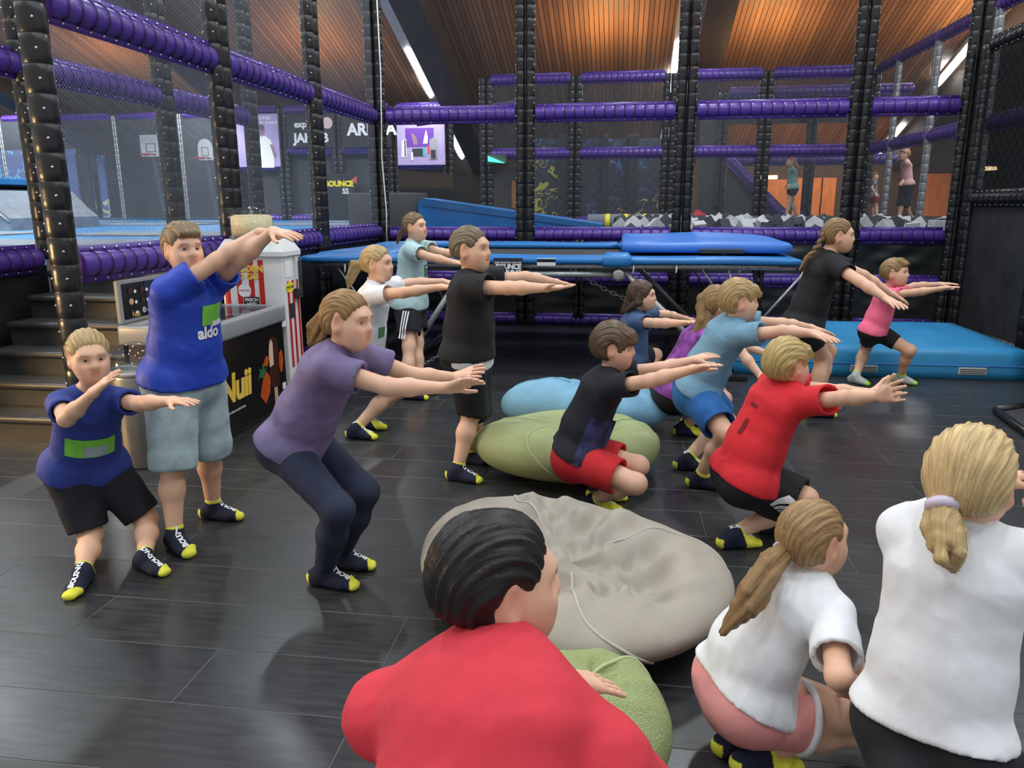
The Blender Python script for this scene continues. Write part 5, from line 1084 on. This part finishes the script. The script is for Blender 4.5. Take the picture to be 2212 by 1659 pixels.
    S['_'] = dict(root=root, shirt=(sv, sq), J=J, lat=lat, tf=tf, spine=spine, pel=pel, nk=nk, Lp=Lp, a=a, HP=HP, shirt_o=shirt)
    if 'bottom' in S: S['_']['bot'] = (tv, tq); S['_']['bot_o'] = bot
    return S['_']
# ------------------------------------------------------------------ the children and the adult, in the photograph's poses
BK = fabric((24, 25, 30)); WH = fabric((226, 228, 232)); RED = fabric((214, 38, 48)); NV = fabric((22, 24, 34)); 
P = []
def add(**k): P.append(k)
add(id='P1', label='squatting blond boy in dark blue tee with green print at the left', h=1.32, fat=1.12, dir=-48, pel=(185, 1005, 3.08), neck=(196, 845, 2.98), head=(192, 768, 2.93), face=(.72, -.66, -.12), hunch=.01, seed=1, head_h=.215,
    armR=((143, 905, -1), (200, 850, -1), (255, 800, -1)), armL=((300, 872, -1), (372, 866, -1), (425, 868, -1)), legR=((190, 1135, -1), (190, 1256), -78), legL=((312, 1112, -1), (303, 1228), -18),
    hair=('crop', (176, 150, 104)), top=fabric((40, 58, 140), .75), bottom=(.9, .022, NV), hem=-.08, ease=.012, palmR=(0, .3, -1), folds=.004)
add(id='P2', label='standing boy in royal blue sports tee and light denim shorts swinging his arms up', h=1.5, fat=1.14, dir=-14, pel=(400, 806, 3.35), neck=(402, 598, 3.32), head=(396, 535, 3.30), face=(.80, -.58, -.05), seed=2, belly=1.1,
    armR=((492, 548, -1), (578, 490, -1), (640, 498, -1)), armL=((520, 560, -1), (590, 500, -1), (650, 512, -1)), legR=((383, 965, -1), (372, 1180), -35), legL=((450, 955, -1), (446, 1120), 2),
    hair=('short', (128, 108, 82)), top=fabric((24, 62, 178), kind='sport'), bottom=(1.12, .03, fabric((158, 178, 184), kind='denim')), hem=-.06, ease=.024, palmR=(.5, 0, -1), palmL=(.5, 0, -1), bfolds=.004, smile=False)
add(id='P3', label='girl in heather purple tee and navy leggings bending her knees', h=1.5, fat=1.04, dir=-8, pel=(640, 950, 2.98), neck=(742, 752, 2.93), head=(752, 690, 2.90), face=(.97, -.2, -.12), seed=3, hunch=.01, up=(.15, 0, 1),
    armR=((838, 836, -1), (965, 838, -1), (1040, 815, -1)), armL=((893, 812, 1), (985, 815, 1), (1045, 795, -1)), legR=((728, 1100, -1), (682, 1262), -8), legL=((778, 1052, 1), (717, 1226), 2),
    hair=('pony', (140, 108, 68)), tail_root=(-.46, .0, 0), tail=[(690, 712, 2.96), (672, 745, 3.0)], tail_r=[.028, .036, .012], top=fabric((112, 100, 138), .8, .14), bottom=(1.93, .006, fabric((30, 38, 62))), bottom_name='leggings', hem=-.05, ease=.02, palmR=(.2, -.6, -1), palmL=(.2, .6, -1), folds=.005)
add(id='P4', label='blonde girl with ponytail in plain white tee behind the purple girl', h=1.5, dir=2, pel=(786, 765, 5.0), neck=(812, 612, 4.95), head=(816, 568, 4.93), face=(.97, -.1, -.05), vox=1.15, seed=4,
    armR=((872, 632, -1), (952, 620, -1), (1000, 622, -1)), armL=((885, 612, 1), (955, 608, 1), (1000, 612, 1)), legR=((848, 850, -1), (757, 946), -6), legL=((860, 840, 1), (778, 926), 0),
    hair=('pony', (178, 152, 106)), tail_root=(-.44, -.02, 0), tail=[(772, 572, 5.0), (758, 600, 5.03), (752, 620, 5.05)], tail_r=[.024, .032, .026, .008], top=WH, bottom=(.5, .016, NV), hem=-.05, ease=.02)
add(id='P5', label='girl in pale mint tee and black shorts with white side stripes near the trampoline', h=1.52, dir=-2, pel=(888, 648, 6.5), neck=(893, 524, 6.47), head=(897, 489, 6.45), face=(.93, -.3, .0), vox=1.3, seed=5, smile=True,
    armR=((930, 556, -1), (985, 568, -1), (1015, 572, -1)), armL=((955, 545, -1), (1000, 552, -1), (1030, 560, -1)), legR=((889, 760, -1), (875, 862), -5), legL=((912, 752, 1), (898, 850), 0),
    hair=('pony', (116, 96, 70)), tail_root=(-.42, -.05, 0), tail=[(864, 505, 6.5), (858, 525, 6.52)], tail_r=[.024, .022, .008], top=fabric((178, 208, 210)), bottom=(.72, .03, BK), hem=-.12, ease=.026)
add(id='P6', label='boy in black tee over a white undershirt standing with arms straight ahead', h=1.48, fat=1.1, dir=-4, pel=(1012, 758, 4.28), neck=(1017, 594, 4.26), head=(1018, 537, 4.24), face=(.97, -.22, -.02), seed=6, head_h=.232,
    armR=((1098, 622, -1), (1180, 622, -1), (1238, 620, -1)), armL=((1135, 600, 1), (1200, 610, 1), (1238, 617, 1)), legR=((1017, 892, -1), (975, 1036), -14), legL=((1030, 890, 1), (1000, 1000), -5),
    hair=('crop', (112, 98, 78)), top=BK, bottom=(1.04, .022, NV), hem=-.06, ease=.03, hem_tilt=.0, palmR=(0, 0, 1), palmL=(0, 0, 1), curl=.12)
add(id='P7', label='woman with shoulder length brown hair in blue tee squatting under the trampoline edge', h=1.62, dir=-8, pel=(1362, 772, 6.4), neck=(1375, 672, 6.35), head=(1388, 638, 6.32), face=(.97, -.2, .0), vox=1.25, seed=7, head_h=.225,
    armR=((1418, 698, -1), (1475, 698, -1), (1504, 694, -1)), armL=((1440, 680, 1), (1480, 688, 1), (1505, 690, 1)), legR=((1392, 768, -1), (1362, 862), 0), legL=((1412, 754, 1), (1376, 850), 5),
    hair=('long', (82, 62, 48)), locks=[([(-.1, .3, .3), (-.12, -.2, .34), (1352, 672, 6.28)], [.03, .034, .012]), ([(-.2, .3, 0), (-.4, -.2, 0), (1345, 675, 6.36)], [.04, .045, .014]), ([(-.1, .3, -.3), (-.1, -.2, -.34), (1362, 670, 6.5)], [.03, .034, .012])], top=fabric((66, 92, 130)), bottom=(.6, .02, fabric((26, 28, 42))), hem=-.02)
add(id='P8', label='brown haired boy in black printed tee and red shorts crouching on the green bean bag', h=1.42, dir=2, pel=(1248, 975, 3.86), neck=(1322, 800, 3.84), head=(1328, 747, 3.83), face=(.98, -.12, -.14), seed=8, hunch=.02,
    armR=((1405, 822, -1), (1494, 798, -1), (1552, 784, -1)), armL=((1425, 796, 1), (1497, 778, 1), (1550, 762, 1)), legR=((1372, 1050, -1), (1266, 1104), 0), legL=((1376, 1010, 1), (1280, 1078), 0),
    hair=('mop', (92, 74, 56)), top=NV, bottom=(.72, .026, fabric((196, 34, 40))), hem=-.01, ease=.02, palmR=(.1, -.2, -1), palmL=(.1, .2, -1))
add(id='P10', label='half hidden girl with long fair brown hair in purple top behind the blue tee', h=1.45, dir=5, pel=(1448, 842, 5.3), neck=(1520, 705, 5.3), head=(1552, 655, 5.3), face=(.98, .1, -.1), vox=1.2, seed=10,
    armR=((1600, 760, -1), (1645, 815, -1), (1680, 830, -1)), armL=((1600, 745, 1), (1660, 765, 1), (1690, 770, 1)), legR=((1560, 862, -1), (1463, 940), -5), legL=((1570, 850, 1), (1480, 920), 0),
    hair=('long', (140, 112, 74)), locks=[([(-.2, .35, .1), (-.42, -.05, .1), (1520, 700, 5.22), (1490, 752, 5.2)], [.04, .05, .05, .012]), ([(-.2, .35, -.1), (-.42, -.05, -.1), (1525, 700, 5.35), (1500, 750, 5.3)], [.04, .05, .045, .012])], top=fabric((120, 60, 140), kind='tiedye'), bottom=(.7, .02, BK), hem=-.05)
add(id='P9', label='fair haired child in light blue tee and denim blue shorts squatting forward', h=1.46, dir=4, pel=(1508, 838, 4.5), neck=(1592, 690, 4.42), head=(1598, 648, 4.40), face=(.97, .12, -.1), seed=9, hunch=.015,
    armR=((1690, 716, -1), (1755, 720, -1), (1806, 736, -1)), armL=((1690, 700, 1), (1750, 708, 1), (1800, 720, 1)), legR=((1566, 915, -1), (1494, 1052), -12), legL=((1572, 900, 1), (1466, 1014), 0),
    hair=('mop', (164, 138, 92)), hair_th=-.03, top=fabric((110, 152, 178), .85, .1), bottom=(.78, .028, fabric((36, 96, 164), kind='denim')), hem=-.02, ease=.022, sock_text=True)
add(id='P11', label='blond boy in red tee and black shorts bending forward seen from behind', h=1.4, dir=24, pel=(1612, 1022, 3.55), neck=(1700, 826, 3.55), head=(1702, 784, 3.54), face=(.86, .5, -.05), seed=11, hunch=.02,
    armR=((1822, 860, -1), (1905, 856, -1), (1952, 842, -1)), armL=((1800, 846, 1), (1890, 850, 1), (1945, 842, 1)), legR=((1690, 1108, -1), (1562, 1184), 14), legL=((1738, 1072, 1), (1640, 1150), 10),
    hair=('mop', (176, 152, 98)), hair_th=-.02, top=RED, bottom=(.95, .026, BK), hem=-.08, ease=.026, sleeve=.68, palmR=(.9, 0, .2), palmL=(.9, 0, .2), folds=.006)
add(id='P12', label='girl with brown ponytail in white tee and pink shorts crouching low at the front', h=1.34, dir=18, pel=(1612, 1486, 2.08), neck=(1752, 1245, 2.12), head=(1760, 1160, 2.13), face=(.85, .52, -.05), seed=12, hunch=.045, fat=1.05,
    armR=((1812, 1462, -1), (1850, 1500, 1), (1880, 1520, 1)), armL=((1830, 1440, 1), (1880, 1470, 1), (1900, 1500, 1)), legR=((1872, 1530, -1), (1600, 1668), 10), legL=((1880, 1500, 1), (1560, 1630), 12),
    hair=('pony', (146, 116, 78)), tail_root=(-.42, -.16, -.06), tail=[(1655, 1235, 2.02), (1610, 1300, 1.97), (1560, 1365, 1.95)], tail_r=[.024, .034, .034, .01], tie=(190, 170, 200), top=WH, bottom=(.46, .022, fabric((234, 154, 150))), trim=1, hem=.0, ease=.022, palmR=(0, 0, -1), sleeve=.72)
add(id='P13', label='girl in white tee and black leggings seen from behind at the right edge', h=1.32, dir=58, pel=(2010, 1560, 1.62), neck=(2082, 1140, 1.68), head=(2098, 1030, 1.70), face=(.6, .8, -.05), seed=13, fat=1.0, head_h=.225,
    armR=((2222, 1210, 1), (2260, 1110, 1), (2290, 1060, 1)), armL=((2130, 1100, 1), (2160, 1040, 1), (2200, 1010, 1)), legR=((2090, 1800, 1), (2040, 1990), 50), legL=((2000, 1780, 1), (1950, 1950), 60),
    hair=('pony', (196, 168, 120)), tail_root=(-.46, -.16, -.1), tail=[(2042, 1150, 1.58), (2050, 1190, 1.56), (2056, 1226, 1.57)], tail_r=[.024, .032, .03, .01], tie=(206, 196, 216), top=WH, bottom=(1.9, .01, BK), bottom_name='leggings', hem=.02, ease=.024)
add(id='P14', label='dark haired boy in coral red tee crouching closest to the camera', h=1.42, dir=42, pel=(960, 2150, .82), neck=(1062, 1405, 1.12), shL=(835, 1545, 1.13), shR=(1300, 1650, 1.0), head=(1078, 1250, 1.17), face=(.88, .46, -.06), seed=14, fat=1.4, head_h=.224,
    armR=((1430, 1800, 1), (1500, 1780, 1), (1540, 1750, 1)), armL=((1040, 1470, 1), (1226, 1466, 1), (1335, 1480, 1)), legR=((1250, 2000, 1), (1120, 2500), 40), legL=((1180, 1900, 1), (1000, 2450), 40),
    hair=('crop', (26, 24, 24)), hair_th=.015, top=fabric((206, 52, 66)), bottom=(.9, .02, NV), hem=-.1, ease=.022, eyes=True, palmL=(0, 0, -1), curl=.1)
add(id='P15', label='tall girl with a braid in black tee stretching her arms forward at right', h=1.64, dir=-2, pel=(1738, 700, 5.95), neck=(1790, 548, 5.9), head=(1812, 508, 5.88), face=(.98, -.1, -.05), vox=1.15, seed=15, smile=True, hunch=.01,
    armR=((1858, 608, -1), (1918, 648, -1), (1950, 664, -1)), armL=((1865, 595, 1), (1925, 635, 1), (1955, 655, 1)), legR=((1778, 782, -1), (1742, 900), 0), legL=((1786, 770, 1), (1752, 885), 5),
    hair=('braid', (128, 102, 70)), tail_root=(-.40, .0, .05), braid=[(1778, 508, 5.84), (1768, 530, 5.84), (1752, 550, 5.85), (1742, 560, 5.86)], top=BK, bottom=(.4, .02, BK), hem=-.06, ease=.018)
add(id='P16', label='girl in bright pink tee and black cycling shorts squatting before the blue mat', h=1.36, dir=-30, pel=(1888, 712, 7.1), neck=(1922, 622, 7.05), head=(1934, 588, 7.0), face=(.86, -.5, .0), vox=1.3, seed=16, smile=True, head_h=.222,
    armR=((1975, 632, -1), (2030, 624, -1), (2072, 618, -1)), armL=((1975, 618, 1), (2030, 614, 1), (2072, 612, 1)), legR=((1868, 756, -1), (1838, 826), -50), legL=((1958, 752, -1), (1934, 826), -35),
    hair=('short', (142, 116, 76)), top=fabric((250, 112, 146)), bottom=(.62, .006, BK), hem=-.06, ease=.012, sock_col=((.42, .44, .42), srgb(170, 220, 60)), sock_text=False)
for S in P: person(S)
PP = {S['id']: S for S in P}
# three people far behind the nets, on the raised platform
def far(id, label, x, ytop, ybase, Y, dirx, hair, top, bot, stride, skin=SKIN, arms=0):
    b = at(x, ybase, Y); t = at(x, ytop, Y); hh = t[2]-b[2]; gz = 1.1; k = hh/1.5; s = dirx
    q = lambda dx, z: (x+dx*hh*1656/Y*s, ybase-(ybase-ytop)*z)
    hp = q(0, .52); person(dict(id=id, label=label, h=hh, dir=0 if s > 0 else 180, pel=(*hp, Y), neck=(*q(.0, .83), Y), head=(*q(.03, .925), Y), face=(s, -.1, 0), vox=2.2, seed=17, eyes=False,
        armR=((*q(-.04, .68), -1), (*q(.06, .56), -1), (*q(.1, .5), -1)), armL=((*q(.03, .68), 1), (*q(.09, .56), 1), (*q(.12, .5), 1)), legR=((*q(.06, .29), -1), (*q(stride, .0), Y-.1), 0 if s > 0 else 180), legL=((*q(-.0, .29), 1), (*q(-stride, .03), Y+.1), 0 if s > 0 else 180),
        hair=hair, top=top, bottom=bot, hem=-.08, socks=True, sock_text=False, sock_col=((.4, .32, .28), (.4, .32, .28)), ground=1.1, head_h=.15*hh, **({'tail_root': (-.4, 0, 0), 'tail': [(x+8, ytop+22, Y), (x+12, ytop+38, Y)], 'tail_r': [.03, .05, .02]} if hair[0] == 'pony' else {})))
far('B1', 'distant girl in mint tee and black shorts walking left behind the pit', 1712, 340, 475, 18.3, -1, ('pony', (170, 120, 80)), fabric((140, 190, 180)), (.45, .02, BK), .09)
far('B2', 'distant small child in grey top and red shorts behind the net', 1886, 372, 478, 20.4, 1, ('short', (120, 90, 60)), fabric((130, 130, 132)), (.5, .03, fabric((150, 40, 50))), .05)
far('B3', 'distant man in pale pink tee and dark trousers behind the net', 1958, 322, 478, 20.4, -1, ('short', (150, 110, 80)), fabric((206, 160, 160)), (1.3, .03, NV), .09)
# ------------------------------------------------------------------ prints on clothes
d = PP['P2']['_']; R2 = -d['lat']; o = d['Lp'](.62)+d['tf']*.1
GR = fabric((120, 200, 70)); decal('', 0, d['shirt'], o+R2*.03, R2, d['spine'], GR, d['shirt_o'], shape=(-.07, -.02, .06, .075)); decal('', 0, d['shirt'], o+R2*.05+d['spine']*.0, R2, d['spine'], WH, d['shirt_o'], off=.005, shape=(-.03, -.03, .05, -.005)); decal('aldo', .075, d['shirt'], o-d['spine']*.055, R2, d['spine'], 'text_white', d['shirt_o'], bold=.003, off=.004)
d = PP['P1']['_']; R2 = -d['lat']; o = d['Lp'](.42)+d['tf']*.1
decal('', 0, d['shirt'], o, R2, d['spine'], GR, d['shirt_o'], shape=(-.1, -.045, .1, .045)); decal('', 0, d['shirt'], o-d['spine']*.01, R2, d['spine'], fabric((150, 170, 170)), d['shirt_o'], off=.005, shape=(-.03, -.03, .07, .02))
d = PP['P5']['_']; o = d['Lp'](.55)+d['tf']*.1; decal('', 0, d['shirt'], o, -d['lat'], d['spine'], fabric((70, 130, 80)), d['shirt_o'], shape=(-.05, -.05, .05, .05)); decal('', 0, d['shirt'], o, -d['lat'], d['spine'], WH, d['shirt_o'], off=.005, shape=(-.035, .02, .035, .04))
hp, kn = d['J']['hipR'], d['J']['knR']
for k in (-.022, 0, .022): decal('', 0, d['bot'], (hp+kn)/2+d['lat']*.1+d['tf']*(k-.01), d['tf'], unit(hp-kn), 'text_white', d['bot_o'], off=.008, shape=(-.006, -.10, .006, .14), name='side_stripe')
d = PP['P4']['_']; o = d['Lp'](.42)+d['tf']*.08+d['lat']*.06; decal('', 0, d['shirt'], o, unit(-d['lat']+d['tf']*.2), d['spine'], fabric((80, 130, 90)), d['shirt_o'], shape=(-.03, -.04, .04, .03))
d = PP['P8']['_']; o = d['Lp'](.25)+d['lat']*.1+d['tf']*.04; decal('', 0, d['shirt'], o, d['tf'], d['spine'], fabric((44, 46, 84), kind='tiedye'), d['shirt_o'], shape=(-.05, -.12, .09, .13))
d = PP['P11']['_']; hp, kn = d['J']['hipR'], d['J']['knR']
for i in range(5): decal('', 0, d['bot'], hp+(kn-hp)*(.3+.1*i)+d['lat']*.1+A3([0, 0, .03]), unit(kn-hp), unit(np.cross(d['lat'], kn-hp)), 'text_white', d['bot_o'], shape=(-.012, -.045, .012, .045), name='print_stripe')
o = d['Lp'](.5)-d['tf']*.1+d['lat']*.02; decal('', 0, d['shirt'], o, d['lat'], d['spine'], fabric((120, 24, 34)), d['shirt_o'], shape=(-.012, -.05, .012, .03)); decal('', 0, d['shirt'], o, d['lat'], d['spine'], fabric((120, 24, 34)), d['shirt_o'], shape=(-.025, .09, .025, .105))
# white undershirt hem under the black tee
d = PP['P6']['_']; G = SD(); a_, L_ = d['a'], d['Lp']; G.econe(L_(.2), L_(-.2), d['lat'], (.15*a_, .125*a_), (.17*a_, .142*a_), .02)
for k in 'RL': G.cone(d['J']['hip'+k], d['J']['hip'+k]+(d['J']['kn'+k]-d['J']['hip'+k])*.4, .125*a_, .12*a_, .03)
G.cut(L_(-.155), -d['spine']-d['tf']*.12, .004); v, q = G.mesh(.008); v = fold_disp(v, vnorm(v, q), .004, 5); part('undershirt', v, q, WH, d['root'])
d = PP['P14']['_']; wr, hd = d['J']['wrL'], d['J']['hdL']; ar = unit(wr-d['J']['elL']); s0 = unit(np.cross(ar, (0, 0, 1))); s1 = np.cross(ar, s0)
MB().tube([wr-ar*.02+(s0*math.cos(w)+s1*math.sin(w))*.026 for w in np.linspace(0, 6.283, 17)[:-1]], .007, 6, closed=True).build('wristband', 'p_dark', d['root'], True)
